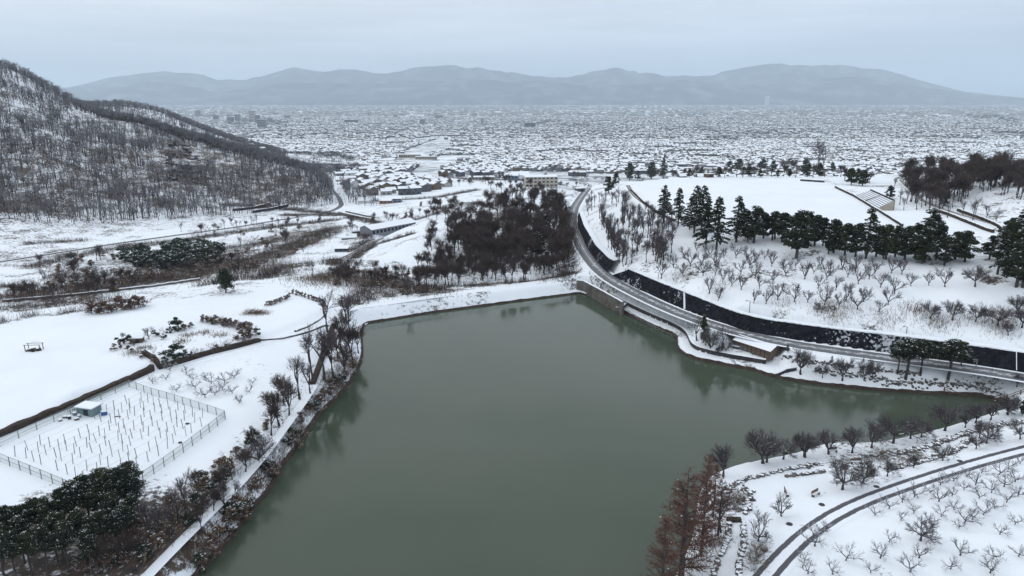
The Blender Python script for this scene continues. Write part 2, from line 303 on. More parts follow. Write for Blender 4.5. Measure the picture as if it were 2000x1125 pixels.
def terrain(X, Y):
    X = np.asarray(X, float); Y = np.asarray(Y, float)
    Z = rbf(X, Y)
    near = (Y < 800) & (np.abs(X) < 600)
    rough = np.clip((Z - 8) / 20, .0, 1) * (X < -60) + .08
    Z += rough * ((fbm(X / 30, Y / 30) - .5) * 13 + (fbm(X / 75 + 4, Y / 75, 2) - .5) * 15 * (Z > 2) * np.clip((Z - 2) / 15, 0, 1)) * near * (Y > 250) + (fbm(X / 9, Y / 9, 2) - .5) * .35 * near
    Z += (fbm(X / 400, Y / 400, 3) - .5) * np.clip((Y - 900) / 2000, 0, 1) * 12
    # level sports ground and level roads
    D, _, _ = line_field(X, Y, np.array([U(x, y, 20)[:2] for x, y in FIELD_PX] + [U(*FIELD_PX[0], 20)[:2]]))
    ins = inside(X, Y, [U(x, y, 20)[:2] for x, y in FIELD_PX])
    w = np.where(ins, 1, np.clip(1 - D / 6, 0, 1)); Z = Z * (1 - w) + 20 * w
    for k, (hw, P) in RL.items():
        x0, y0 = P[:, :2].min(0) - 12; x1, y1 = P[:, :2].max(0) + 12
        m = (X > x0) & (X < x1) & (Y > y0) & (Y < y1)
        if not m.any(): continue
        D, zz, _ = line_field(X[m], Y[m], P)
        w = np.clip(1 - (D - hw - .6) / (2.0 if k != 'bank' else 1.2), 0, 1); w = w * w * (3 - 2 * w)
        Z[m] = Z[m] * (1 - w) + zz * w
    for z0, pp in FLATS:
        poly = np.array([U(x, y, z0)[:2] for x, y in pp]); x0, y0 = poly.min(0) - 4; x1, y1 = poly.max(0) + 4; m = (X > x0) & (X < x1) & (Y > y0) & (Y < y1)
        if m.any():
            D, _, _ = line_field(X[m], Y[m], np.vstack([poly, poly[:1]])); w = np.where(inside(X[m], Y[m], poly), 1, np.clip(1 - D / 2.0, 0, 1)); Z[m] = Z[m] * (1 - w) + z0 * w
    # ground is cut back behind the retaining walls
    for b, t in ((w1b, w1t), (w2b, w2t)):
        poly = np.vstack([b[:, :2], t[::-1, :2]]); x0, y0 = poly.min(0) - 3; x1, y1 = poly.max(0) + 3
        m = (X > x0) & (X < x1) & (Y > y0) & (Y < y1)
        if m.any():
            i_ = inside(X[m], Y[m], poly); Dt, tz, _ = line_field(X[m], Y[m], t); zz = Z[m]; zz[i_] = np.minimum(zz[i_] - 1.0, 6.0); k = Dt < 1.35; zz[k] = np.minimum(zz[k], np.minimum(tz[k] - 1.0, np.where(i_[k], 4.6, 99))); Z[m] = zz
    m = (Y < 260) & (np.abs(X) < 160) & (Y > 30)
    if m.any():
        D, _, _ = line_field(X[m], Y[m], POND); s = np.where(inside(X[m], Y[m], POND), -D, D)
        zm = np.where(s < 0, np.maximum(s * .9, -4), np.minimum(np.maximum(Z[m], .5), s * .9))
        Dw, _, _ = line_field(X[m], Y[m], WALK); zm = np.where((s > 0) & (Dw < 4.3), np.minimum(zm, np.where(Dw < 1, .85 * Dw, .85)), zm)
        Z[m] = zm
    return Z
FLATS = [(2.2, [(1422,686),(1436,700),(1505,712),(1522,696),(1515,672),(1440,656)])]
FIELD_PX = [(1236,358),(1262,352),(1330,347),(1450,344),(1560,347),(1600,352),(1640,368),(1700,408),(1745,440),(1700,448),(1560,440),(1400,430),(1300,404),(1250,384)]
def axis(lo, hi, a, b, st, g):
    mid = list(np.arange(a, b + st, st)); v = mid[-1]; s = st; up = []
    while v < hi: s *= g; v += s; up.append(v)
    v = mid[0]; s = st; dn = []
    while v > lo: s *= g; v -= s; dn.append(v)
    return np.array(dn[::-1] + mid + up)
GX = axis(-26000, 26000, -150, 210, 1.1, 1.045); GY = axis(-400, 17500, 45, 400, 1.1, 1.035)
XX, YY = np.meshgrid(GX, GY); ZZ = terrain(XX, YY)
def H(x, y):                 # terrain height (bilinear in the grid)
    x = np.asarray(x, float); y = np.asarray(y, float)
    i = np.clip(np.searchsorted(GX, x) - 1, 0, len(GX) - 2); j = np.clip(np.searchsorted(GY, y) - 1, 0, len(GY) - 2)
    fx = np.clip((x - GX[i]) / (GX[i + 1] - GX[i]), 0, 1); fy = np.clip((y - GY[j]) / (GY[j + 1] - GY[j]), 0, 1)
    return (ZZ[j, i] * (1 - fx) + ZZ[j, i + 1] * fx) * (1 - fy) + (ZZ[j + 1, i] * (1 - fx) + ZZ[j + 1, i + 1] * fx) * fy
_T = np.concatenate([np.arange(50, 420, .8), 420 * 1.004 ** np.arange(0, 950)])
def hit(px, py):             # where the line of sight through a photo position meets the ground
    d = ray(px, py); P = d[None] * _T[:, None]; g = P[:, 2] + CAMH - H(P[:, 0], P[:, 1]); k = np.argmax(g < 0)
    if k == 0: k = len(_T) - 1
    a, b = g[k - 1], g[k]; t = _T[k - 1] + (_T[k] - _T[k - 1]) * (a / (a - b) if a != b else 0); q = d * t
    return np.array([q[0], q[1], float(H(q[0], q[1]))])
def px_of(P):
    x, y, z = P[..., 0], P[..., 1], P[..., 2] - CAMH
    zc = y * CP - z * SP; return 1000 + FPX * x / zc, 562.5 - FPX * (y * SP + z * CP) / zc, zc
def ppm(p): return FPX / px_of(np.asarray(p))[2]       # photo pixels per metre there
# ---------------------------------------------------------------- ground
def ground_material():
    m = bpy.data.materials.new('snowy_ground'); m.use_nodes = True; nt = m.node_tree; N = nt.nodes; L = nt.links
    b = N['Principled BSDF']; b.inputs['Roughness'].default_value = .75; b.inputs['Specular IOR Level'].default_value = .2
    g = N.new('ShaderNodeNewGeometry')
    def noise(scale, det=5, vec=None, rough=.6):
        n = N.new('ShaderNodeTexNoise'); n.inputs['Scale'].default_value = scale; n.inputs['Detail'].default_value = det; n.inputs['Roughness'].default_value = rough
        L.new(vec or g.outputs['Position'], n.inputs['Vector']); return n.outputs[0]
    def mr(x, a, b_, c=0, d=1):
        n = N.new('ShaderNodeMapRange'); n.inputs[1].default_value = a; n.inputs[2].default_value = b_; n.inputs[3].default_value = c; n.inputs[4].default_value = d
        L.new(x, n.inputs[0]); return n.outputs[0]
    def mix(f, a, b_):
        n = N.new('ShaderNodeMix'); n.data_type = 'RGBA'
        if hasattr(f, 'links'): L.new(f, n.inputs[0])
        else: n.inputs[0].default_value = f
        for s, c in ((6, a), (7, b_)):
            if isinstance(c, tuple): n.inputs[s].default_value = (*c, 1)
            else: L.new(c, n.inputs[s])
        return n.outputs[2]
    def math_(op, a, b_):
        n = N.new('ShaderNodeMath'); n.operation = op
        for s, c in ((0, a), (1, b_)):
            if isinstance(c, (int, float)): n.inputs[s].default_value = c
            else: L.new(c, n.inputs[s])
        return n.outputs[0]
    snow = mix(mr(noise(.08, 4), .35, .65), (.80, .85, .90), (.76, .815, .87))
    at = N.new('ShaderNodeAttribute'); at.attribute_name = 'veg'
    n1 = noise(.9, 10, rough=.78); n2 = noise(.12, 3)
    s = math_('ADD', math_('MULTIPLY', n1, .7), math_('MULTIPLY', n2, .3))
    thr = math_('SUBTRACT', math_('ADD', s, math_('MULTIPLY', at.outputs['Fac'], .24)), .68)
    veg = mr(thr, 0, .07)
    dirt = mix(mr(noise(.35, 4), .4, .6), (.10, .075, .06), (.055, .05, .045))
    base = mix(veg, snow, dirt)
    # the far plain: small fields, lots and tree belts too small to tell apart
    tw = N.new('ShaderNodeAttribute'); tw.attribute_name = 'town'
    mp = N.new('ShaderNodeMapping'); mp.inputs['Rotation'].default_value = (0, 0, .4); L.new(g.outputs['Position'], mp.inputs[0])
    vo = N.new('ShaderNodeTexVoronoi'); vo.inputs['Scale'].default_value = .022; vo.inputs['Randomness'].default_value = .9; L.new(mp.outputs[0], vo.inputs['Vector'])
    sp = N.new('ShaderNodeSeparateColor'); L.new(vo.outputs['Color'], sp.inputs[0])
    t1 = mr(noise(.05, 4), .4, .6); big = mr(noise(.0016, 3), .45, .62)
    tcol = mix(math_('MULTIPLY', mr(sp.outputs[0], .2, .6), math_('MULTIPLY', t1, .95)), snow, (.13, .14, .15))
    tcol = mix(math_('MULTIPLY', big, .35), tcol, (.16, .17, .18))
    base = mix(tw.outputs['Fac'], base, tcol)
    L.new(base, b.inputs['Base Color'])
    bp = N.new('ShaderNodeBump'); bp.inputs['Strength'].default_value = .35; bp.inputs['Distance'].default_value = .25
    L.new(s, bp.inputs['Height']); L.new(bp.outputs[0], b.inputs['Normal'])
    return m
VEG = [  # px, py, radius m, amount
 (60,440,60,.8),(200,430,60,.8),(350,420,60,.8),(480,410,50,.8),(600,400,40,.8),(0,350,110,.98),(150,330,110,1.0),(300,330,110,1.0),(430,340,90,1.02),(540,370,70,1.02),(100,240,120,.88),(250,270,110,.9),(400,300,90,1.0),(0,200,130,.85),(40,400,26,1.2),(120,410,22,1.1),(230,380,20,1.15),(330,395,20,1.15),(470,370,20,1.1),(180,300,20,1.1),(90,310,24,1.1),(560,350,22,1.2),
 (370,350,22,1.25),(345,300,22,1.3),(385,330,20,1.3),(365,270,16,1.2),
 (60,480,26,.55),(200,500,30,.75),(330,500,30,.95),(420,520,22,.9),(520,500,26,.85),(600,470,26,.8),(470,470,26,.7),(100,530,20,.75),(230,545,20,.8),(30,570,18,.85),(160,565,16,.8),(560,520,16,.6),(330,535,16,.8),(620,440,20,.8),
 (250,1060,16,1.15),(120,1080,18,1.1),(330,1050,7,1.0),(560,830,5,.8),(640,730,5,.85),(1120,480,10,.9),(760,560,16,1.0),(700,545,14,.9),
 (60,500,40,.85),(250,520,36,.95),(420,500,36,.95),(560,460,30,.9),(150,560,26,.9),(700,470,16,.85),(650,450,16,.75),(600,505,14,.7),(760,420,16,.7),(820,405,16,.7),(880,385,20,.7),(740,400,24,.7),(680,505,10,.8),(640,480,10,.7),(720,515,8,.9),(700,380,30,.7),(800,370,30,.7),(950,370,30,.75),(1080,375,30,.7),(1050,400,12,.7),
 (640,540,12,.5),(560,565,6,.45),(700,540,14,.7),(780,560,12,.9),(740,545,12,.75),(820,570,7,.8),(650,560,10,.4),
 (900,520,22,1.1),(980,490,26,1.1),(1060,470,26,1.1),(1000,430,26,1.1),(930,450,20,1.1),(900,400,24,1),(1000,390,26,.9),
 (400,650,13,.4),(300,670,6,.5),(350,690,6,.7),(498,611,4,.7),(480,650,5,.7),
 (620,790,3,.7),(660,700,3,1),(560,870,3.5,.6),(500,960,3.5,.6),(440,1040,4,.6),(640,740,4,.7),(400,1090,4,.55),(540,820,6,.7),(600,740,5,.6),(480,870,5,.55),(400,940,6,.6),(330,1030,8,.8),(250,1050,10,1),(150,1060,12,1),(50,1080,13,.9),(340,960,4,.4),(380,1000,5,.9),(280,1000,6,.9),
 (1170,420,16,.55),(1220,450,18,.45),(1200,480,10,.5),(1280,535,6,.5),(1360,545,6,.45),(1520,600,7,.5),(1640,625,7,.45),(1740,625,6,.35),(1900,640,9,.4),(1980,650,8,.4),(1260,500,8,.4),
 (1400,500,8,.35),(1500,508,9,.5),(1560,505,8,.6),(1650,515,8,.5),(1750,525,8,.45),(1330,475,8,.4),(1940,545,3.5,1.2),
 (1850,350,30,.9),(1900,380,26,.7),(1960,360,30,.7),(1980,400,22,.6),(1830,400,14,.6),(1800,340,20,.8),(1900,460,14,.45),
 (1400,340,50,.6),(1550,338,40,.7),(1640,345,20,.5),(1120,380,18,.5),
 (1440,930,3,.6),(1430,990,3.5,.7),(1400,1020,3,.45),(1680,915,3.5,.7),(1750,895,3.5,.7),(1830,865,3,.5),(1600,960,4,.3),(1480,1090,2.2,.7),(1700,710,4,.4),
 (1650,360,12,.5),(1740,350,18,.45),
]
def shed_line(P, w, a):      # worn ground along a line
    return (P, w, a)
vg = np.zeros(XX.shape, np.float32)
for x, y, r_, a in VEG:
    p = hit(x, y); d = np.hypot(XX - p[0], (YY - p[1]) * (.8 if y > 300 else 1)); vg = np.maximum(vg, a * np.clip(1.35 * (1 - d / (r_ * 1.35)), 0, 1))
for k, (hw, P) in RL.items():      # roads, tracks keep clean snow beside them
    if k in ('orchard', 'field', 'dam', 'lake'):
        m = (XX > P[:, 0].min() - 8) & (XX < P[:, 0].max() + 8) & (YY > P[:, 1].min() - 8) & (YY < P[:, 1].max() + 8)
        D, _, _ = line_field(XX[m], YY[m], P); vg[m] = vg[m] * np.clip((D - hw) / 2, 0, 1)
m = (XX > -150) & (XX < 160) & (YY < 260) & (YY > 30)
D, _, _ = line_field(XX[m], YY[m], POND); v_ = vg[m]; v_[D < 1.2] = np.minimum(v_[D < 1.2], .3); vg[m] = v_
BELTS = [([(850,562),(950,556),(1060,547),(1105,536)],4,1.1),([(700,590),(720,560),(760,545)],5,.95),([(0,605),(120,597),(230,585)],5,.85),([(60,522),(130,502),(200,493),(240,482),(360,470),(450,455),(560,440),(650,430)],7,1.0),([(130,580),(200,556),(330,541),(430,521),(520,500),(600,470),(650,446)],12,1.1),([(0,583),(80,575),(150,560),(250,551),(330,545)],8,1.05),
 ([(500,546),(560,520),(640,512)],5,.9),([(640,540),(720,535),(800,560),(850,572)],8,1.05),([(450,400),(560,408),(650,418)],7,1.0),([(560,420),(650,420)],6,1.1),([(60,476),(160,470)],5,.9),([(0,560),(120,545),(220,535)],6,.95),([(300,500),(420,490),(540,470)],9,.95),([(650,515),(690,505),(730,478),(800,458)],4,1.1),
 ([(680,425),(760,440),(860,415)],5,.9),([(700,390),(860,385),(930,372)],5,.95),([(870,345),(960,352),(1100,362)],8,.95),([(700,455),(720,470),(690,490)],5,1),([(1105,545),(1115,470),(1108,420)],5,1.0),([(0,630),(60,618),(140,610)],4,.9),([(400,556),(470,545),(560,535)],5,.85),([(690,590),(760,580),(860,566)],2.5,.9)]
vg = np.maximum(vg, (.72 * np.clip((fbm(XX / 14, YY / 14, 3) - .47) * 6, 0, 1) * (YY < 600) * (1 - inside(XX, YY, [U(x, y, 20)[:2] for x, y in FIELD_PX]))).astype(np.float32) * np.where((XX < -25) & (YY < 190), .62, 1))
for pts_, w_, a_ in BELTS:
    P_ = np.array([hit(x, y)[:2] for x, y in pts_]); m = (XX > P_[:, 0].min() - 40) & (XX < P_[:, 0].max() + 40) & (YY > P_[:, 1].min() - 40) & (YY < P_[:, 1].max() + 40)
    D, _, _ = line_field(XX[m], YY[m], P_); vg[m] = np.maximum(vg[m], a_ * np.clip(1.5 * (1 - D / (w_ * 1.7)), 0, 1))
town = np.clip((YY - 560 - np.abs(XX) * .1) / 120, 0, 1) * np.clip((-22 - ZZ) / 6, 0, 1)
ny, nx = XX.shape
ii = np.arange(nx - 1)[None, :] + (np.arange(ny - 1) * nx)[:, None]
F = np.stack([ii, ii + 1, ii + 1 + nx, ii + nx], -1).reshape(-1, 4)
M['ground'] = ground_material()
gr = meshobj('ground', np.stack([XX, YY, ZZ], -1).reshape(-1, 3), F, 'ground', smooth=True); tag(gr, kind='structure')
for nm, arr in (('veg', vg), ('town', town)):
    a = gr.data.attributes.new(nm, 'FLOAT', 'POINT'); a.data.foreach_set('value', arr.astype(np.float32).ravel())
# ---------------------------------------------------------------- pond
def water_material():
    m = bpy.data.materials.new('pond_water'); m.use_nodes = True; nt = m.node_tree; N = nt.nodes; L = nt.links
    b = N['Principled BSDF']; b.inputs['Base Color'].default_value = (.054, .074, .053, 1); b.inputs['Roughness'].default_value = .09
    b.inputs['IOR'].default_value = 1.33; b.inputs['Specular IOR Level'].default_value = .5
    g = N.new('ShaderNodeNewGeometry'); n = N.new('ShaderNodeTexNoise'); n.inputs['Scale'].default_value = 1.7; n.inputs['Detail'].default_value = 4
    mp = N.new('ShaderNodeMapping'); mp.inputs['Scale'].default_value = (1, .6, 1); L.new(g.outputs['Position'], mp.inputs[0]); L.new(mp.outputs[0], n.inputs[0])
    bp = N.new('ShaderNodeBump'); bp.inputs['Strength'].default_value = .2; bp.inputs['Distance'].default_value = .05
    L.new(n.outputs[0], bp.inputs['Height']); L.new(bp.outputs[0], b.inputs['Normal'])
    n2 = N.new('ShaderNodeTexNoise'); n2.inputs['Scale'].default_value = .035; n2.inputs['Detail'].default_value = 5; L.new(g.outputs['Position'], n2.inputs[0])
    mr = N.new('ShaderNodeMapRange'); mr.inputs[1].default_value = .35; mr.inputs[2].default_value = .65; L.new(n2.outputs[0], mr.inputs[0])
    rr = N.new('ShaderNodeMapRange'); rr.inputs[1].default_value = .4; rr.inputs[2].default_value = .62; rr.inputs[3].default_value = .05; rr.inputs[4].default_value = .16; L.new(n2.outputs[0], rr.inputs[0]); L.new(rr.outputs[0], b.inputs['Roughness'])
    mx = N.new('ShaderNodeMix'); mx.data_type = 'RGBA'; L.new(mr.outputs[0], mx.inputs[0]); mx.inputs[6].default_value = (.050, .070, .050, 1); mx.inputs[7].default_value = (.060, .078, .055, 1)
    L.new(mx.outputs[2], b.inputs['Base Color'])
    return m
M['water'] = water_material()
def offset_poly(P, d):
    a = np.roll(P, 1, 0); b = np.roll(P, -1, 0); t = b - a; n = np.c_[t[:, 1], -t[:, 0]] / (np.linalg.norm(t, axis=1)[:, None] + 1e-9)
    area = np.sum(P[:, 0] * np.roll(P[:, 1], -1) - np.roll(P[:, 0], -1) * P[:, 1])
    return P + n * d * (1 if area > 0 else -1)
import bmesh
PC = POND[::2]; WP = offset_poly(PC, .9)
bm = bmesh.new(); bm.faces.new([bm.verts.new((x, y, 0)) for x, y in WP]); bmesh.ops.triangulate(bm, faces=bm.faces[:])
me = bpy.data.meshes.new('water'); bm.to_mesh(me); me.materials.append(M['water']); wo = bpy.data.objects.new('water', me); COL.objects.link(wo); tag(wo, kind='structure')
for p in me.polygons:
    if p.normal.z < 0: p.flip()
# ---------------------------------------------------------------- mountains
def mountains(name, prof, dist, depth, base, seed, rough):
    xs = np.arange(-22000, 22001, 180.); ys = np.linspace(dist - depth, dist + depth, 46); X, Y = np.meshgrid(xs, ys)
    pxs = 1000 + FPX * xs / dist * 1.03
    py = np.interp(pxs, [p[0] for p in prof], [p[1] for p in prof])
    top = np.array([UD(a, b, dist)[2] for a, b in zip(pxs, py)])
    t = (Y - dist) / depth; env = np.clip(1 - np.abs(t), 0, 1) ** .8
    rid = 1 - np.abs(fbm(X / 2600 + seed, Y / 1700 + seed, 5) * 2 - 1) * 1.5
    Z = base + (top[None] - base) * (env * (1 - rough) + rough * env * rid * 1.15) 
    Z = np.minimum(Z, base + (top[None] - base) * (.35 + .65 * env))
    Z[0] = base - 60; Z[-1] = base - 60
    ny, nx = X.shape; i_ = np.arange(nx - 1)[None, :] + (np.arange(ny - 1) * nx)[:, None]
    F = np.stack([i_, i_ + 1, i_ + 1 + nx, i_ + nx], -1).reshape(-1, 4)
    return tag(meshobj(name, np.stack([X, Y, Z], -1).reshape(-1, 3), F, 'mountain', smooth=True), kind='structure')
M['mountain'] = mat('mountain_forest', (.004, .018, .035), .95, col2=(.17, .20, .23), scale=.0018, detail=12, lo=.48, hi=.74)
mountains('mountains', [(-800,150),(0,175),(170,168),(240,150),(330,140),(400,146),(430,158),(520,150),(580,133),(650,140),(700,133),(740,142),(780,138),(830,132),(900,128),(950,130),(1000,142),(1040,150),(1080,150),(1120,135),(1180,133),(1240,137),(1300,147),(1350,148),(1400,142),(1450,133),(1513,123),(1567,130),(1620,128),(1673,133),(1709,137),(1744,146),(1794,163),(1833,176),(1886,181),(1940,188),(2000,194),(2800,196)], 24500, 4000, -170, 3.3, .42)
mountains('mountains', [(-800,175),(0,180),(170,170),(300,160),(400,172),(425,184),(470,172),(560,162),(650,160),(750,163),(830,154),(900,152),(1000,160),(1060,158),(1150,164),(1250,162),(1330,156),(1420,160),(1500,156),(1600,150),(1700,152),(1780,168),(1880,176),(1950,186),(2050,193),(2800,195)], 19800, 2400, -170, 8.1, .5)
# ---------------------------------------------------------------- haze
M['haze'] = bpy.data.materials.new('haze_air'); M['haze'].use_nodes = True
nt = M['haze'].node_tree; nt.nodes.clear(); o_ = nt.nodes.new('ShaderNodeOutputMaterial'); pv = nt.nodes.new('ShaderNodeVolumePrincipled')
pv.inputs['Color'].default_value = (.76, .895, 1, 1); pv.inputs['Density'].default_value = 5.1e-5; pv.inputs['Anisotropy'].default_value = .0
nt.links.new(pv.outputs[0], o_.inputs['Volume'])
mb = MB(); mb.box((0, 14700, -420), (56000, 31400, 1900)); hz = mb.build('haze', 'haze'); tag(hz, kind='stuff')
# ---------------------------------------------------------------- roads and tracks
def road_mat(name, kind):
    m = bpy.data.materials.new(name); m.use_nodes = True; nt = m.node_tree; N = nt.nodes; L = nt.links
    b = N['Principled BSDF']; b.inputs['Roughness'].default_value = .7; b.inputs['Specular IOR Level'].default_value = .25
    uv = N.new('ShaderNodeUVMap'); sp = N.new('ShaderNodeSeparateXYZ'); L.new(uv.outputs[0], sp.inputs[0])
    cv = N.new('ShaderNodeValToRGB'); L.new(sp.outputs['X'], cv.inputs[0]); cr = cv.color_ramp
    st = {'asphalt': [(0, 0), (.09, 0), (.14, .8), (.2, 1), (.33, 1), (.40, .62), (.46, .85), (.50, .4), (.55, .85), (.61, .66), (.68, 1), (.8, 1), (.87, .8), (.92, 0), (1, 0)],
          'valley': [(0, 0), (.12, 0), (.2, 1), (.8, 1), (.9, 0), (1, 0)],
          'twin': [(0, 0), (.14, 0), (.20, 1), (.34, 1), (.39, 0), (.61, 0), (.67, 1), (.80, 1), (.87, 0), (1, 0)],
          'faint': [(0, 0), (.22, 0), (.25, .75), (.31, 0), (.5, 0), (.69, 0), (.72, .75), (.78, 0), (1, 0)],
          'snow': [(0, 0), (.3, .12), (.5, .05), (.7, .12), (1, 0)],
          'dirt': [(0, 0), (.1, .3), (.3, .9), (.5, .6), (.7, .9), (.9, .3), (1, 0)]}[kind]
    while len(cr.elements) > 1: cr.elements.remove(cr.elements[0])
    cr.elements[0].position = st[0][0]; cr.elements[0].color = (st[0][1],) * 3 + (1,)
    for p, v in st[1:]: e = cr.elements.new(p); e.color = (v, v, v, 1)
    g = N.new('ShaderNodeNewGeometry'); n = N.new('ShaderNodeTexNoise'); n.inputs['Scale'].default_value = 1.1; n.inputs['Detail'].default_value = 8; L.new(g.outputs['Position'], n.inputs[0])
    ad = N.new('ShaderNodeMath'); ad.operation = 'ADD'; L.new(cv.outputs[0], ad.inputs[0]); L.new(n.outputs[0], ad.inputs[1])
    mr = N.new('ShaderNodeMapRange'); mr.inputs[1].default_value = .92; mr.inputs[2].default_value = 1.25; L.new(ad.outputs[0], mr.inputs[0])
    mx = N.new('ShaderNodeMix'); mx.data_type = 'RGBA'; L.new(mr.outputs[0], mx.inputs[0])
    mx.inputs[6].default_value = (.78, .83, .885, 1); mx.inputs[7].default_value = {'asphalt': (.13, .135, .145, 1), 'valley': (.10, .105, .115, 1), 'twin': (.085, .085, .095, 1), 'faint': (.30, .30, .31, 1), 'snow': (.35, .34, .33, 1), 'dirt': (.13, .11, .10, 1)}[kind]
    L.new(mx.outputs[2], b.inputs['Base Color']); return m
def ribbon(name, P, hw, material, lift=.07, cols=5, kind='structure'):
    P = np.asarray(P); t = np.gradient(P[:, :2], axis=0); n = np.c_[-t[:, 1], t[:, 0]] / np.linalg.norm(t, axis=1)[:, None]
    us = np.linspace(-1, 1, cols); V = []; 
    for p, q in zip(P, n):
        for u in us: V.append((p[0] + q[0] * u * hw, p[1] + q[1] * u * hw, p[2] + lift - (.05 if abs(u) == 1 else 0)))
    F = []
    for i in range(len(P) - 1):
        for j in range(cols - 1): a = i * cols + j; F.append((a + 1, a, a + cols, a + cols + 1))
    o = meshobj(name, V, F, material); uvl = o.data.uv_layers.new(name='UVMap')
    for pl in o.data.polygons:
        for li in pl.loop_indices:
            vi = o.data.loops[li].vertex_index; uvl.data[li].uv = ((us[vi % cols] + 1) / 2, vi // cols)
        if pl.normal.z < 0: pl.flip()
    return tag(o, kind=kind)
for k, nm, kd in (('lake', 'road', 'asphalt'), ('valley', 'road', 'valley'), ('orchard', 'road', 'twin'), ('field', 'track', 'faint'), ('dam', 'track', 'faint'), ('bank', 'path', 'snow'), ('shed', 'road', 'dirt'), ('park', 'path', 'dirt'), ('parkeast', 'path', 'dirt')):
    hw, P = RL[k]; P = P.copy()
    P[:, 2] = np.maximum(P[:, 2], H(P[:, 0], P[:, 1]))
    ribbon(nm, P, hw if k != 'bank' else .8, road_mat(nm + '_' + k, kd))
# ---------------------------------------------------------------- shore edge and walls
def shore_edge():
    P = np.vstack([POND, POND[:1]]); P = densify(P, .8); n = len(P); t = np.roll(P, -1, 0) - np.roll(P, 1, 0); nn = np.c_[t[:, 1], -t[:, 0]] / (np.linalg.norm(t, axis=1)[:, None] + 1e-9)
    area = np.sum(P[:, 0] * np.roll(P[:, 1], -1) - np.roll(P[:, 0], -1) * P[:, 1]); nn *= 1 if area > 0 else -1
    px, py, _ = px_of(np.c_[P, np.zeros(n)]); near = (px > 1100) & (py > 800); dam = (px > 700) & (px < 1140) & (py < 640)
    hgt = np.where(near, .12, np.where(dam, .38, .55)) * (.75 + .5 * rng.random(n)); V = []
    for k, (o, z) in enumerate([(-.35, -.5), (-.1, .15), (.12, 1), (.36, .9)]):
        V.append(np.c_[P + nn * (o + .15 * rng.random((n, 1))), np.full(n, z) if z < .2 else hgt * z + .12 + (0 if k == 2 else .0)])
    V = np.vstack(V); F = [(k * n + i, k * n + i + 1, (k + 1) * n + i + 1, (k + 1) * n + i) for k in range(3) for i in range(n - 1)]
    return tag(meshobj('shore_edge', V, F, 'shore'), kind='structure')
M['shore'] = mat('shore_mud', (.045, .035, .032), .9, col2=(.08, .06, .05), scale=1.5)
shore_edge()
def wall_mat():
    m = bpy.data.materials.new('dark_wall'); m.use_nodes = True; nt = m.node_tree; N = nt.nodes; L = nt.links
    b = N['Principled BSDF']; b.inputs['Roughness'].default_value = .95; b.inputs['Specular IOR Level'].default_value = .05; g = N.new('ShaderNodeNewGeometry')
    def nz(s, d=6):
        n = N.new('ShaderNodeTexNoise'); n.inputs['Scale'].default_value = s; n.inputs['Detail'].default_value = d; L.new(g.outputs['Position'], n.inputs[0]); return n.outputs[0]
    def mr(x, a, c): n = N.new('ShaderNodeMapRange'); n.inputs[1].default_value = a; n.inputs[2].default_value = c; L.new(x, n.inputs[0]); return n.outputs[0]
    ad = N.new('ShaderNodeMath'); ad.operation = 'ADD'; L.new(nz(1.6, 8), ad.inputs[0]); L.new(nz(.11, 2), ad.inputs[1])
    mx = N.new('ShaderNodeMix'); mx.data_type = 'RGBA'; L.new(mr(ad.outputs[0], 1.16, 1.26), mx.inputs[0])
    m2 = N.new('ShaderNodeMix'); m2.data_type = 'RGBA'; L.new(mr(nz(.8), .4, .6), m2.inputs[0]); m2.inputs[6].default_value = (.008, .009, .013, 1); m2.inputs[7].default_value = (.020, .020, .027, 1)
    L.new(m2.outputs[2], mx.inputs[6]); mx.inputs[7].default_value = (.45, .48, .53, 1); L.new(mx.outputs[2], b.inputs['Base Color'])
    bp = N.new('ShaderNodeBump'); bp.inputs['Distance'].default_value = .15; L.new(nz(2), bp.inputs['Height']); L.new(bp.outputs[0], b.inputs['Normal']); return m
M['darkwall'] = wall_mat()
def resample(P, n):
    P = np.asarray(P, float); s = np.r_[0, np.cumsum(np.linalg.norm(np.diff(P, axis=0), axis=1))]; q = np.linspace(0, s[-1], n)
    return np.stack([np.interp(q, s, P[:, k]) for k in range(3)], 1)
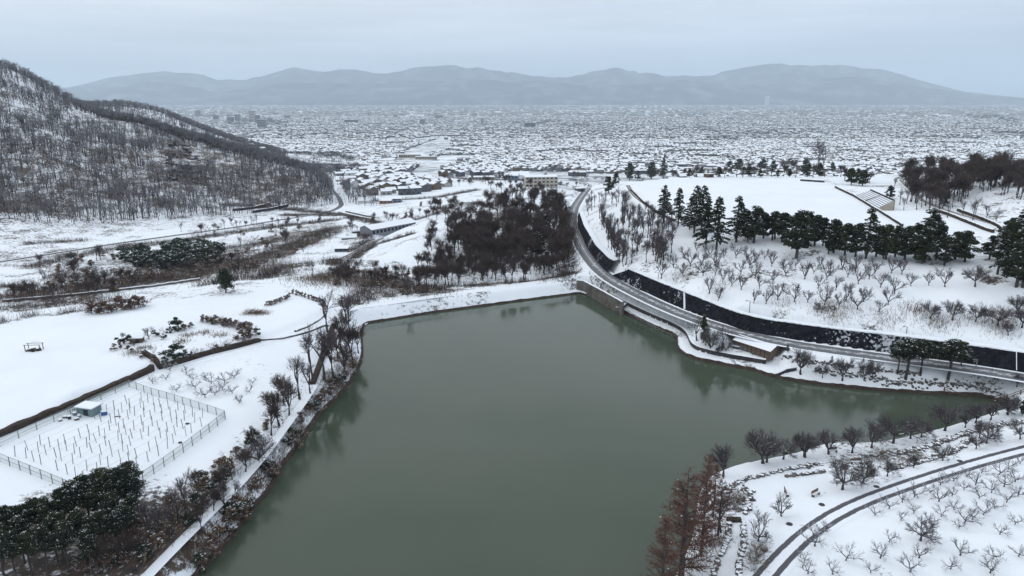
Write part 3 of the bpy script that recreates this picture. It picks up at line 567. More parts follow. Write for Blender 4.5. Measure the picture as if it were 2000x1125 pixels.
def retaining(bl, tl, n, label, chutes):
    B = resample(bl, n); T0 = resample(tl, 900); T = np.array([T0[int(np.argmin(np.hypot(T0[:, 0] - b[0] - .0, T0[:, 1] - b[1])))] for b in B]); T = resample(T, n) * .35 + T * .65; root = empty('retaining_wall', B[n // 2], label, 'retaining wall'); o0 = B[n // 2]
    V = []; rows = 5; back = (T - B) * [1, 1, 0]; back /= np.linalg.norm(back, axis=1)[:, None] + 1e-6
    B2 = B.copy(); B2[:, 2] -= .8
    for k in range(rows): V.append(B2 + (T - B2) * k / (rows - 1) + rng.normal(0, .05, (n, 3)))
    V = np.vstack(V) - o0; F = [(k * n + i, k * n + i + 1, (k + 1) * n + i + 1, (k + 1) * n + i) for k in range(rows - 1) for i in range(n - 1)]
    meshobj('wall_face', V, F, 'darkwall', parent=root)
    T1 = T + back * 1.8; V = np.vstack([T + [0, 0, .02] - back * .15, T + [0, 0, .22] - back * .1, T1 + [0, 0, .3], T1 - [0, 0, 1.2]]) - o0
    V[:n * 2] += rng.normal(0, .04, (n * 2, 3))
    F = [(k * n + i, k * n + i + 1, (k + 1) * n + i + 1, (k + 1) * n + i) for k in range(3) for i in range(n - 1)]
    meshobj('snow_cap', V, F, 'snow', parent=root)
    for px, w in chutes:
        bx, _, _ = px_of(B); i = int(np.argmin(abs(bx - px))); a = B[i] - o0; tx, _, _ = px_of(T); k = int(np.argmin(abs(tx - px))); s = (B[i + 1] - B[i - 1]); s = s / np.linalg.norm(s) * w; up = -back[i] * .16 + [0, 0, .05]; e = T[k] - B[i]
        mb = MB(); mb.face([a - s + up, a + s + up, a + s + e + up, a - s + e + up]); mb.face([a - s + up, a - s + e + up, a - s + e - up, a - s - up]); mb.face([a + s + up, a + s - up, a + s + e - up, a + s + e + up]); mb.build('drain_chute', 'snow', root)
    return root
retaining(w1b, w1t, 60, 'tall black retaining wall curving round the bend beside the road above the dam', [])
retaining(w2b, w2t, 190, 'long black retaining wall with snow flecks running below the orchard slope', [(1338, .12), (1984, .07)])
def wall(name, P, z0, z1, th, label, m='brownwall', cat='wall', jit=.05, cap='snow', step=1.0, group=None):
    """free-standing wall along P; z0 and z1 are heights over the ground, or absolute when tuples"""
    P = densify(np.asarray(P)[:, :2], step); n = len(P); t = np.gradient(P, axis=0); q = np.c_[-t[:, 1], t[:, 0]] / np.linalg.norm(t, axis=1)[:, None] * th / 2
    g = H(P[:, 0], P[:, 1]); lo = np.full(n, z0[0]) if isinstance(z0, tuple) else g + z0; hi = np.full(n, z1[0]) if isinstance(z1, tuple) else g + z1
    hi = hi + rng.normal(0, jit, n); o0 = np.array([P[n // 2][0], P[n // 2][1], lo[n // 2]])
    L_ = [np.c_[P + q, lo], np.c_[P + q, hi], np.c_[P - q, hi], np.c_[P - q, lo]]; V = np.vstack(L_) - o0
    F = [(k * n + i, k * n + i + 1, (k + 1) * n + i + 1, (k + 1) * n + i) for k in (0, 2) for i in range(n - 1)] + [(n * k, n * (k + 1), n * (k + 2), n * (k + 3)) for k in (0,)] + [(4 * n - 1, 3 * n - 1, 2 * n - 1, n - 1)]
    root = empty(name, o0, label, cat, group); meshobj('masonry', V, F, m, parent=root)
    V = np.vstack([np.c_[P + q * 1.1, hi - .03], np.c_[P + q * .7, hi + .12], np.c_[P - q * .7, hi + .12], np.c_[P - q * 1.1, hi - .03]]) - o0
    F = [(k * n + i, k * n + i + 1, (k + 1) * n + i + 1, (k + 1) * n + i) for k in range(3) for i in range(n - 1)]
    meshobj('top_course' if cap != 'snow' else 'snow_cap', V, F, cap, parent=root); return root
PX = lambda pts: np.array([hit(x, y) for x, y in pts])
PZ = lambda pts, z: np.array([U(x, y, z) for x, y in pts])
wall('field_wall', PZ([(-80, 884), (0, 851), (75, 820), (150, 789), (225, 756), (298, 723)], 5.2), -.3, .95, 1.2, 'long brown field wall beside the vineyard track, bare of snow', cap='brownwall', jit=.08)
wall('garden_wall', PZ([(284, 705), (313, 720), (360, 706), (410, 691), (460, 679), (508, 666)], 5.2), -.3, .8, .9, 'low brown wall round the shrub garden in the snowfield', cap='brownwall', jit=.08)
wall('channel_wall', PZ([(652, 627), (641, 655), (628, 692), (610, 740)], 4.6), -.5, .55, 1.1, 'straight brown concrete channel wall running between the shore trees', cap='brownwall', jit=.03)
wall('field_wall', PZ([(576, 644), (600, 634), (620, 621), (633, 608)], 5.6), -.3, .45, .5, 'low curved wall below the round end of the upper snowfield', cap='snow')
wall('field_wall', PZ([(508, 666), (551, 663), (600, 650), (640, 632)], 5), -.3, .4, .4, 'thin dark wall along the lower edge of the bending track', cap='snow')
# terrace walls round the promenade
def offs(P, d):
    P = np.asarray(P)[:, :2]; t = np.gradient(P, axis=0); n = np.c_[-t[:, 1], t[:, 0]] / np.linalg.norm(t, axis=1)[:, None]; Q = P + n * d
    if not inside(np.array([Q[len(Q) // 2][0]]), np.array([Q[len(Q) // 2][1]]), POND)[0]: return Q
    return P - n * d
n_ = len(WALK); wk = offs(WALK, 4.0)
for _ in range(8): wk[1:-1] = (wk[:-2] + 2 * wk[1:-1] + wk[2:]) / 4
wall('terrace_wall', wk[int(n_ * .13):int(n_ * .64)], (.2,), (2.0,), 1.9, 'dark terrace wall along the shore promenade below the road', m='wallstone', cat='wall', jit=.02)
wall('terrace_wall', wk[int(n_ * .63):], (.2,), (1.95,), 1.9, 'curved dark terrace wall round the little lake park with the hut', m='wallstone', jit=.02)
wk2 = offs(WALK, 6.6)
for _ in range(10): wk2[1:-1] = (wk2[:-2] + 2 * wk2[1:-1] + wk2[2:]) / 4
wall('terrace_wall', wk2[int(n_ * .66):int(n_ * .95)], (1.2,), (2.75,), .4, 'low inner terrace wall under the bare trees of the lake park', m='wallstone', jit=.02)
wall('spillway_wall', PZ([(1127, 545), (1141, 547), (1170, 562), (1217, 588)], 4.2), (-.4,), (3.95,), .6, 'high weathered concrete wall of the spillway at the dam end', m='concrete', jit=.02)
wall('spillway_ledge', PZ([(1137, 571), (1165, 579), (1200, 601)], 0.3), (-.6,), (.5,), .9, 'thin snow-topped concrete ledge at the water line below the spillway wall', m='wallstone', jit=.02)
wall('stair_wall', PZ([(1219, 592), (1207, 602)], 1.6), (-.4,), (1.7,), 1.6, 'short broad stair block between the spillway and the promenade', m='concrete', jit=.02)
wall('terrace_wall', PZ([(1516, 724), (1555, 724)], 1.6), -.3, .7, .4, 'small straight dark wall by the shore lawn east of the hut', m='wallstone', jit=.02)
def stones(name, P, label, w=.9, h=.55, dens=3.2, m=('concrete', 'snow')):
    P = densify(np.asarray(P)[:, :2], 1 / dens); o0 = np.array([*P[len(P) // 2], float(H(*P[len(P) // 2]))]); root = empty(name, o0, label, 'stone wall'); mb = MB()
    for p in P:
        for k in range(3):
            q = p + rng.normal(0, w / 2.6, 2); s = .18 + .38 * rng.random(); z = float(H(*q)) - .15
            mb.box((q[0] - o0[0], q[1] - o0[1], z - o0[2]), (s, s * (.7 + .5 * rng.random()), .15 + h * (.4 + .8 * rng.random())), 0, rng.random() * 3, top=1 if rng.random() < .7 else 0)
    tag(mb.build('stones', list(m), root), kind='stuff'); return root
stones('stone_wall', PX([(1676, 731), (1712, 738), (1745, 747), (1800, 750), (1850, 749), (1900, 753), (1940, 764), (1975, 784)]), 'rough dry stone wall curving above the far shore to the bay end', 1.0, .28, 2.4)
stones('stone_wall', PX([(1530, 697), (1560, 704), (1600, 709), (1664, 716)]), 'low stone edging between the road and the far shore lawn', .4, .3, 2)
stones('stone_wall', PX([(1683, 717), (1720, 723), (1795, 731)]), 'low stone edging under the big pine by the road', .4, .3, 2)
stones('stone_wall', PX([(1590, 722), (1630, 729), (1675, 733)]), 'scattered stone row behind the five shore trees', .7, .3, 1.8)
stones('stone_wall', PX([(1418, 985), (1421, 962), (1440, 944), (1471, 933), (1530, 918), (1604, 907)]), 'curving snow-dusted stone wall by the rust-coloured trees', .7, .35, 3.5)
stones('stone_wall', PX([(1535, 931), (1570, 927), (1607, 922)]), 'short stone edging beside the lower lawn near the cherry trees', .4, .4, 3)
stones('stone_wall', PX([(1700, 890), (1790, 880), (1850, 860), (1900, 842), (1950, 830), (2010, 826)]), 'dark stone wall running behind the cherry trees to the bay end', 1.0, .4, 4.5)
stones('stone_wall', PX([(1740, 915), (1800, 903), (1860, 885), (1892, 860)]), 'second dark stone wall beside the orchard road', .7, .35, 4)
stones('stone_edging', PX([(1422, 1024), (1422, 1055), (1405, 1090), (1392, 1124)]), 'reddish stone edging on the waterside of the sunken path', .35, .3, 4)
stones('stone_edging', PX([(1452, 1024), (1454, 1060), (1446, 1090), (1443, 1124)]), 'dark stone edging on the orchard side of the sunken path', .35, .35, 4)
stones('stone_wall', PX([(1455, 955), (1462, 970), (1455, 1000)]), 'tumbled stone heap with snow at the head of the sunken path', 1.0, .4, 4)
# ---------------------------------------------------------------- fences and rails
def fence(name, P, label, cat, h=1.0, step=2.0, rails=(.5, 1.0), r=.05, m='wood', rr_=.03, net=None, lean=0):
    P = densify(np.asarray(P)[:, :2], step); Z = H(P[:, 0], P[:, 1]); o0 = np.array([*P[0], Z[0]]); root = empty(name, o0, label, cat)
    mb = MB(); mb.box((0, 0, -.3), (2 * r, 2 * r, h + .3), 0); me = mb.mesh('post', [m])
    for p, z in zip(P, Z): inst('post', me, root, (p[0] - o0[0], p[1] - o0[1], z - o0[2]))
    for q in rails:
        mb = MB()
        for (a, za), (b, zb) in zip(zip(P[:-1], Z[:-1]), zip(P[1:], Z[1:])): mb.bar((a[0] - o0[0], a[1] - o0[1], za + q - o0[2]), (b[0] - o0[0], b[1] - o0[1], zb + q - o0[2]), rr_)
        mb.build('rail', [m], root)
    if net:
        mb = MB()
        for (a, za), (b, zb) in zip(zip(P[:-1], Z[:-1]), zip(P[1:], Z[1:])):
            mb.face([(a[0] - o0[0], a[1] - o0[1], za - o0[2]), (b[0] - o0[0], b[1] - o0[1], zb - o0[2]), (b[0] - o0[0], b[1] - o0[1], zb + h - .05 - o0[2]), (a[0] - o0[0], a[1] - o0[1], za + h - .05 - o0[2])])
        mb.build('netting', [net], root)
    return root
def net_mat():
    m = bpy.data.materials.new('pale_netting'); m.use_nodes = True; nt = m.node_tree; N = nt.nodes; L = nt.links; b = N['Principled BSDF']
    b.inputs['Base Color'].default_value = (.42, .52, .50, 1); b.inputs['Roughness'].default_value = .8; b.inputs['Alpha'].default_value = .38; return m
M['net'] = net_mat()
vl = RL['bank'][1]; 
fence('path_fence', offs(vl[4:-22], 1.5), 'brown post and rail fence on one side of the shore path', 'fence', .95, 2.0, (.45, .9), .06, 'wood', .04)
fence('path_fence', vl[4:-22, :2] * 2 - offs(vl[4:-22], 1.5), 'brown post and rail fence on the other side of the shore path', 'fence', .95, 2.0, (.45, .9), .06, 'wood', .04)
fence('net_fence', PZ([(0, 874), (253, 757)], 5), 'pale net fence on the track side of the vineyard plot', 'fence', 1.4, 3.0, (.7, 1.4), .05, 'post', .03, 'net')
fence('net_fence', PZ([(253, 757), (440, 816)], 5), 'pale net fence at the far end of the vineyard plot', 'fence', 1.5, 2.2, (1.5,), .05, 'post', .03, 'net')
fence('net_fence', PZ([(440, 818), (280, 940), (210, 990)], 5), 'pale net fence on the pond side of the vineyard plot', 'fence', 1.6, 2.2, (.8, 1.6), .05, 'post', .03, 'net')
fence('net_fence', PZ([(-60, 880), (0, 903), (125, 953), (200, 985)], 5), 'pale net fence at the near end of the vineyard plot beside the pines', 'fence', 1.6, 2.4, (.8, 1.6), .05, 'post', .03, 'net')
lk = RL['lake'][1]; lx, ly, _ = px_of(lk); seg = lambda a, b: lk[(lx > a) & (lx < b) & (ly > 530)]
def lakeside(P, d): 
    A = offs(P, d); B = np.asarray(P)[:, :2] * 2 - A
    return A if A[len(A) // 2][1] < B[len(B) // 2][1] else B
fence('guard_rail', lakeside(seg(1172, 1480), 4.3), 'dark guard rail on the pond side of the curving road', 'guard rail', .95, 3.0, (.45, .9), .06, 'metal', .05)
fence('guard_rail', lakeside(seg(1820, 2060), 3.7), 'dark guard rail beside the road east of the pines', 'guard rail', .9, 3.0, (.4, .85), .08, 'wood', .07)
fence('dam_fence', np.array([p + [nb[0] * 2.2, nb[1] * 2.2, 0] for p in crest[1:-1]]), 'thin low rail along the crest of the snowy dam', 'fence', .8, 4.0, (.75,), .04, 'post', .03)
fence('slope_fence', np.array([U(*p)[:2] for p in [(1290, 546, 9), (1433, 603, 8.8), (1560, 627, 8.8), (1785, 654, 8.8), (2010, 683, 8.8)]]), 'thin wire fence at the top of the long retaining wall', 'fence', .9, 4.0, (.9,), .03, 'post', .015)
def pole(px, py, hp, label, lamp=True, name='street_lamp', cat='street lamp'):
    p = hit(px, py); h = hp / ppm(p) / .97; root = empty(name, p, label, cat)
    mb = MB(); mb.bar((0, 0, -.3), (0, 0, h), .09, n=6); mb.build('pole', ['metal'], root)
    if lamp: mb = MB(); mb.bar((0, 0, h), (-.9, -.5, h + .25), .05); mb.build('arm', ['metal'], root); mb = MB(); mb.box((-1.1, -.6, h + .2), (.6, .25, .12), rz=.5); mb.build('lamp_head', ['metal'], root)
    else:
        mb = MB(); mb.box((0, 0, h - .8), (1.8, .12, .12)); mb.box((0, 0, h - 1.5), (1.3, .12, .12)); mb.build('crossarm', ['metal'], root)
for i, (x, y, h, l) in enumerate([(1179, 558, 22, 'slim street lamp by the guard rail near the dam end'), (1247, 590, 24, 'slim street lamp by the guard rail halfway to the hut'), (1285, 552, 20, 'slim pole at the foot of the wall opposite the spillway'), (1463, 614, 26, 'slim pole standing on top of the long retaining wall'), (1903, 735, 34, 'street lamp on the lawn beside the guard rail east of the pines'), (1770, 652, 14, 'short thin pole on the retaining wall behind the big pine')]): pole(x, y, h, l)
pole(1930, 322, 34, 'utility pole with crossarms rising above the dark hilltop wood', False, 'utility_pole', 'utility pole')
pole(1825, 420, 34, 'utility pole beside the path below the wooded hill', False, 'utility_pole', 'utility pole')
# ---------------------------------------------------------------- vineyard trellis
q0, q1, q2, q3 = U(262, 772, 5), U(425, 818, 5), U(205, 965, 5), U(10, 893, 5)
org = (q0 + q2) / 2; vt = empty('vineyard_trellis', (org[0], org[1], float(H(org[0], org[1]))), 'vineyard trellis of thin grey posts standing in the fenced snowy plot', 'trellis'); zb = float(H(org[0], org[1]))
mb = MB(); mb.box((0, 0, -.3), (.09, .09, 2.1)); pme = mb.mesh('post', ['post']); W_ = []
for a in range(11):
    row = []
    for b in range(12):
        u, v = (a + .5) / 11, (b + .5) / 12; p = (q0 * (1 - u) + q1 * u) * (1 - v) + (q3 * (1 - u) + q2 * u) * v; p = p + rng.normal(0, .25, 3) * [1, 1, 0]
        if rng.random() < .07 or (a < 2 and 4 < b < 9): continue
        z = float(H(p[0], p[1])); o = inst('post', pme, vt, (p[0] - org[0], p[1] - org[1], z - zb), rng.random()); o.rotation_euler = (rng.normal(0, .05), rng.normal(0, .05), rng.random())
        row.append((p[0] - org[0], p[1] - org[1], z - zb + 1.75))
    W_.append(row)
mb = MB()
for row in W_:
    for a, b in zip(row[:-1], row[1:]): mb.bar(a, b, .012, n=3)
mb.build('wire', ['post'], vt)
# ---------------------------------------------------------------- trees
def tubes(segs, n=3):
    S_ = np.asarray(segs, float); A = S_[:, :3]; B = S_[:, 3:6]; d = B - A; L_ = np.linalg.norm(d, axis=1)[:, None] + 1e-9; d = d / L_
    ref = np.where(np.abs(d[:, 2:3]) > .9, [[1., 0, 0]], [[0, 0, 1.]]); u = np.cross(d, ref); u /= np.linalg.norm(u, axis=1)[:, None]; w = np.cross(d, u)
    V = []
    for P, r in ((A, S_[:, 6:7]), (B, S_[:, 7:8])):
        for i in range(n): t = 2 * math.pi * i / n; V.append(P + (u * math.cos(t) + w * math.sin(t)) * r)
    V = np.stack(V, 1).reshape(-1, 3); k = np.arange(len(S_))[:, None, None] * 2 * n
    f = np.array([[i, (i + 1) % n, n + (i + 1) % n, n + i] for i in range(n)])[None]; return V, (k + f).reshape(-1, 4)
def joinm(name, parts, mats):     # parts: list of (V, quads, material index)
    V = []; F = []; I = []; k = 0
    for v, f, m in parts:
        if len(v) == 0: continue
        V.append(v); F.append(f + k); I.append(np.full(len(f), m)); k += len(v)
    V = np.vstack(V); F = np.vstack(F); me = bpy.data.meshes.new(name)
    me.vertices.add(len(V)); me.vertices.foreach_set('co', V.astype(np.float32).ravel()); n = len(F); me.loops.add(4 * n)
    me.loops.foreach_set('vertex_index', F.astype(np.int32).ravel()); me.polygons.add(n); me.polygons.foreach_set('loop_start', np.arange(0, 4 * n, 4, dtype=np.int32)); me.update(calc_edges=True)
    for m in mats: me.materials.append(M[m])
    me.polygons.foreach_set('material_index', np.concatenate(I).astype(np.int32)); me.update(); return me
def unit(v): return v / (np.linalg.norm(v) + 1e-9)
def grow(out, rg, p, d, L, r, lev, cfg):
    k = cfg['steps']; q = p; dd = d
    for i in range(k):
        dd = unit(dd + rg.normal(0, cfg['wob'], 3) + np.array([0, 0, cfg['up'][min(lev, len(cfg['up']) - 1)]]))
        e = q + dd * L / k; r1 = r * (1 - .28 * (i + 1) / k) if lev < cfg['lev'] else r * (1 - .6 * (i + 1) / k)
        out[lev].append([*q, *e, r * (1 - .28 * i / k), r1]); q = e
        if lev < cfg['lev'] and (i > 0 or lev > 0):
            for _ in range(cfg['side'][min(lev, len(cfg['side']) - 1)]):
                s = unit(np.cross(dd, rg.normal(0, 1, 3))); a = cfg['ang'] * (.7 + .6 * rg.random())
                grow(out, rg, q, unit(dd * math.cos(a) + s * math.sin(a)), L * cfg['ratio'] * (.7 + .5 * rg.random()), max(r1 * .55, cfg['rmin']), lev + 1, cfg)
    if lev < cfg['lev']: grow(out, rg, q, dd, L * cfg['ratio'], max(r1 * .8, cfg['rmin']), lev + 1, cfg)
KIND = {
 'orchard': dict(h=4.2, trunk=.6, nm=4, mang=.6, L=1.6, r=.12, lev=3, steps=3, wob=.16, up=[.12, .10, .08, .05], side=[1, 2, 1], ang=.55, ratio=.66, rmin=.023, twig='twig', snow=.05),
 'peach': dict(h=2.3, trunk=.45, nm=4, mang=1.05, L=1.05, r=.085, lev=2, steps=3, wob=.2, up=[.12, .08, .06], side=[2, 2], ang=.75, ratio=.66, rmin=.016, twig='twig', snow=.55),
 'cherry': dict(h=6.5, trunk=1.5, nm=6, mang=.9, L=2.2, r=.22, lev=3, steps=3, wob=.15, up=[.10, .05, .02, 0], side=[2, 2, 3], ang=.7, ratio=.66, rmin=.018, twig='twig', snow=.3),
 'bare': dict(h=10, trunk=3.2, nm=3, mang=.35, L=3.0, r=.20, lev=3, steps=3, wob=.12, up=[.15, .1, .06, .03], side=[1, 2, 2], ang=.6, ratio=.64, rmin=.024, twig='twig', snow=.08),
 'dense': dict(h=9.5, trunk=2.6, nm=4, mang=.42, L=2.9, r=.2, lev=3, steps=3, wob=.14, up=[.12, .08, .04, .02], side=[2, 2, 3], ang=.7, ratio=.62, rmin=.03, twig='twig_dark', snow=.02),
 'hill': dict(h=7.6, trunk=2.8, nm=3, mang=.35, L=2.6, r=.13, lev=2, steps=2, wob=.12, up=[.12, .1, .05], side=[2, 3], ang=.7, ratio=.6, rmin=.03, twig='twig', snow=0),
 'shrub': dict(h=2.2, trunk=.1, nm=8, mang=.75, L=.9, r=.03, lev=2, steps=2, wob=.2, up=[.08, .05, .03], side=[2, 2], ang=.6, ratio=.62, rmin=.014, twig='bushb', snow=.06),
}
def bare_mesh(kind, seed, twig=None):
    c = KIND[kind]; rg = np.random.default_rng(seed); out = [[] for _ in range(c['lev'] + 1)]; base = []
    p = np.zeros(3) - [0, 0, .25]; d = unit(np.array([rg.normal(0, .08), rg.normal(0, .08), 1]))
    for i in range(3): e = p + unit(d + rg.normal(0, .06, 3)) * (c['trunk'] + .25) / 3; base.append([*p, *e, c['r'] * (1.5 - .3 * i if i else 1.7), c['r'] * (1.5 - .3 * (i + 1) if i else 1.2)]); p = e
    a0 = rg.random() * 6.28
    for i in range(c['nm']):
        a = a0 + 6.283 * i / c['nm'] + rg.normal(0, .25); t = c['mang'] * (.75 + .5 * rg.random()) if not (kind in ('bare', 'hill', 'dense') and i == 0) else .08
        grow(out, rg, p, np.array([math.sin(t) * math.cos(a), math.sin(t) * math.sin(a), math.cos(t)]), c['L'] * (.85 + .3 * rg.random()), c['r'] * .75, 0, c)
    allz = max(s[5] for l in out for s in l); k = c['h'] / allz
    tv, tf = tubes(np.array(base + out[0]) * np.array([k] * 6 + [1, 1]), 5); T = joinm('trunk', [(tv, tf, 0)], ['bark'])
    tw = np.array([s for l in out[1:] for s in l]) * np.array([k] * 6 + [1, 1]); parts = [(*tubes(tw, 3), 0)]
    if c['snow'] > 0:
        al = np.array([s for l in out[:3] for s in l]) * np.array([k] * 6 + [1, 1]); dv = al[:, 3:6] - al[:, :3]; flat = np.abs(dv[:, 2]) / (np.linalg.norm(dv, axis=1) + 1e-9) < .93
        al = al[flat & (rg.random(len(al)) < c['snow'])]
        if len(al): al = al.copy(); al[:, 2] += al[:, 6] * .8; al[:, 5] += al[:, 7] * .8; al[:, 6:] = np.maximum(al[:, 6:] * .8, .018); parts.append((*tubes(al, 3), 1))
    return T, joinm('crown', parts, [twig or c['twig'], 'twig_snow'])
def quads(P, s, rg, nrm=None, flat=.5):
    n = len(P); a = rg.normal(0, 1, (n, 3)); a[:, 2] *= flat; a /= np.linalg.norm(a, axis=1)[:, None]; b = rg.normal(0, 1, (n, 3)); b[:, 2] *= flat; b -= a * np.sum(a * b, 1)[:, None]; b /= np.linalg.norm(b, axis=1)[:, None] + 1e-9
    s = np.asarray(s).reshape(-1, 1) * np.ones((n, 1)); V = np.stack([P - a * s, P - b * s * .6, P + a * s, P + b * s * .6], 1).reshape(-1, 3); return V, np.arange(4 * n).reshape(-1, 4)
def conifer_mesh(seed, h=8, w=2.1, n=3400, leaf=.15, needle='needle', bare=.2, snow=.07):
    rg = np.random.default_rng(seed); T = joinm('trunk', [(*tubes([[0, 0, -.3, .05, .03, h * .5, .17, .12], [.05, .03, h * .5, 0, 0, h, .12, .03]], 5), 0)], ['bark'])
    nb_ = int(h * 7); segs = []; P = []; Sn = []
    for i in range(nb_):
        t = (i + rg.random()) / nb_; z = h * (bare + (1 - bare) * t * .98); L = w * (1 - t) ** .8 * (.6 + .55 * rg.random()) + .18; a = rg.random() * 6.28
        d = np.array([math.cos(a), math.sin(a), .12 - .38 * (1 - t)]); o = np.array([0, 0, z]); segs.append([*o, *(o + d * L), .05, .015])
        m = max(4, int(n / nb_ * (L / w) * 1.8)); s = rg.random(m) ** .6; q = o + d * (L * s)[:, None] + rg.normal(0, .16, (m, 3)) * (1.1 - s)[:, None] * [1.5, 1.5, .8]; q[:, 2] -= s ** 2 * .2; P.append(q)
        if rg.random() < .5: j = q[rg.random(m) < snow * 2.4]; Sn.append(j + [0, 0, .12])
    P = np.vstack(P); parts = [(*tubes(segs, 3), 1), (*quads(P, leaf * (.6 + .8 * rg.random(len(P))), rg, flat=.6), 0)]
    if Sn: Q = np.vstack(Sn); parts.append((*quads(Q, leaf * .9, rg, flat=.15), 2))
    return T, joinm('crown', parts, [needle, 'bark', 'snow'])
def round_mesh(seed, h=7, w=2.3, n=4600, leaf=.16, needle='needle', bare=.08, snow=.06, trunk=.2, blobs=40, flatz=.7, taper=.6):
    rg = np.random.default_rng(seed); top = np.array([rg.normal(0, .3), rg.normal(0, .3), h * .8]); base = [[0, 0, -.3, top[0] * .5, top[1] * .5, h * .45, trunk, trunk * .7], [top[0] * .5, top[1] * .5, h * .45, *top, trunk * .7, trunk * .3]]
    P = []; segs = []; Sn = []
    for i in range(blobs):
        t = rg.random(); a = rg.random() * 6.28; rr0 = w * math.sin(math.pi * (.18 + .74 * t)) ** .8 * (1 - taper * t) * (.2 + .8 * rg.random()); c = np.array([math.cos(a) * rr0, math.sin(a) * rr0, h * (bare + .08 + (1 - bare - .16) * t)])
        br = w * (.22 + .2 * rg.random()) * (1 - .4 * taper * t); f = np.array([0, 0, min(c[2] - .3, h * .7) * .85]); segs.append([*f, *c, .07, .03]); m = int(n / blobs)
        v = rg.normal(0, 1, (m, 3)); v /= np.linalg.norm(v, axis=1)[:, None]; q = c + v * (br * rg.random(m) ** .45)[:, None] * [1, 1, flatz]; P.append(q)
        Sn.append((q + [0, 0, .08])[(v[:, 2] > .55) & (rg.random(m) < snow * 4)])
    P = np.vstack(P); T = joinm('trunk', [(*tubes(base, 5), 0)], ['bark']); Q = np.vstack(Sn)
    parts = [(*tubes(segs, 3), 1), (*quads(P, leaf * (.6 + .8 * rg.random(len(P))), rg, flat=.7), 0)]
    if len(Q): parts.append((*quads(Q, leaf * .9, rg, flat=.15), 2))
    return T, joinm('crown', parts, [needle, 'bark', 'snow'])
def metaseq_mesh(seed, h=14, w=3.5):
    rg = np.random.default_rng(seed); T = joinm('trunk', [(*tubes([[0, 0, -.3, 0, 0, h * .4, .32, .2], [0, 0, h * .4, 0, 0, h, .2, .03]], 6), 0)], ['bark']); segs = []; tw = []
    for i in range(110):
        t = .1 + .9 * rg.random(); z = h * t; L = w * (1 - t) ** .7 * (.6 + .5 * rg.random()) + .35; a = rg.random() * 6.28; d = unit(np.array([math.cos(a), math.sin(a), .35])); o = np.array([0, 0, z]); e = o + d * L; segs.append([*o, *e, .05, .015])
        for k in range(int(34 * L / w) + 12):
            s = .15 + .85 * rg.random(); q = o + d * L * s; dd = unit(np.array([math.cos(a), math.sin(a), .1]) * .5 + rg.normal(0, .65, 3)); tw.append([*q, *(q + dd * (.25 + .5 * rg.random())), .022, .010])
    P = np.array([s[3:6] for s in tw]); P = P[rg.random(len(P)) < .35]; v, f = quads(P, .10, rg); k = P[rg.random(len(P)) < .012]
    parts = [(*tubes(segs, 3), 1), (*tubes(tw, 3), 0), (v, f, 0)]
    if len(k): parts.append((*quads(k, .14, rg, flat=.2), 2))
    return T, joinm('crown', parts, ['rust', 'bark', 'snow'])
VAR = {}
def variants(key, fn, n): VAR[key] = [fn(100 * len(VAR) + i) for i in range(n)]
for k, n in (('orchard', 6), ('peach', 6), ('cherry', 5), ('bare', 5), ('dense', 5)): variants(k, lambda s, k=k: bare_mesh(k, s), n)
variants('conifer', lambda s: conifer_mesh(s), 4)
variants('pine', lambda s: round_mesh(s), 4)
variants('olive', lambda s: round_mesh(s, needle='needle2', snow=.02), 3)
variants('bigpine', lambda s: round_mesh(s, h=9.5, w=2.3, n=6500, leaf=.11, blobs=60, bare=.42, snow=.03, flatz=.45, taper=.45), 4)
variants('metaseq', lambda s: metaseq_mesh(s), 3)
variants('shrub', lambda s: bare_mesh('shrub', s), 4)
variants('shrub_red', lambda s: bare_mesh('shrub', s, 'twig_red'), 2)
variants('bush', lambda s: round_mesh(s, h=2.2, w=1.3, n=900, leaf=.11, needle='bushg', bare=0, trunk=.05, blobs=10, snow=.05, taper=0), 3)
variants('bush_dry', lambda s: round_mesh(s, h=2.2, w=1.4, n=900, leaf=.10, needle='bushb', bare=0, trunk=.05, blobs=8, snow=.05), 2)
variants('bush_orange', lambda s: round_mesh(s, h=2.4, w=1.6, n=500, leaf=.13, needle='bushr', bare=0, trunk=.05, blobs=8, snow=0), 2)
variants('ball', lambda s: round_mesh(s, h=7, w=2.9, n=6000, leaf=.15, bare=.12, blobs=60, taper=.1, snow=.02, flatz=.9), 1)
VH = {'ball': 7, 'orchard': 4.2, 'peach': 2.3, 'cherry': 6.5, 'bare': 10, 'dense': 9.5, 'conifer': 8, 'pine': 7, 'olive': 7, 'bigpine': 9.5, 'metaseq': 14, 'shrub': 2.2, 'shrub_red': 2.2, 'bush': 2.2, 'bush_dry': 2.2, 'bush_orange': 2.4}
def plant(key, p, h, name, label, cat='tree', group=None, wide=1.0, shared=False):
    T, Cm = VAR[key][rng.integers(len(VAR[key]))]; s = h / VH[key]
    root = empty(name, (p[0], p[1], float(H(p[0], p[1]))), label, cat, group, rng.random() * 6.28, (s * wide * (.92 + .16 * rng.random()), s * wide * (.92 + .16 * rng.random()), s))
    inst('trunk', T, root); inst('crown' if cat == 'tree' else 'branches', Cm, root); return root
def row(key, pts, name, text, group, cat='tree', wide=1.0, h=None):
    """single plants, told apart by their place in the row counted from the left of the view"""
    pts = sorted(pts, key=lambda q: q[0]); n = len(pts)
    for i, q in enumerate(pts):
        p = hit(q[0], q[1]); hh = q[2] / ppm(p) / .97 if len(q) > 2 else h * (.85 + .3 * rng.random())
        plant(q[3] if len(q) > 3 else key, p, hh, name, text % (ordw(i + 1)) if '%' in text else text, cat, group, q[4] if len(q) > 4 else wide)
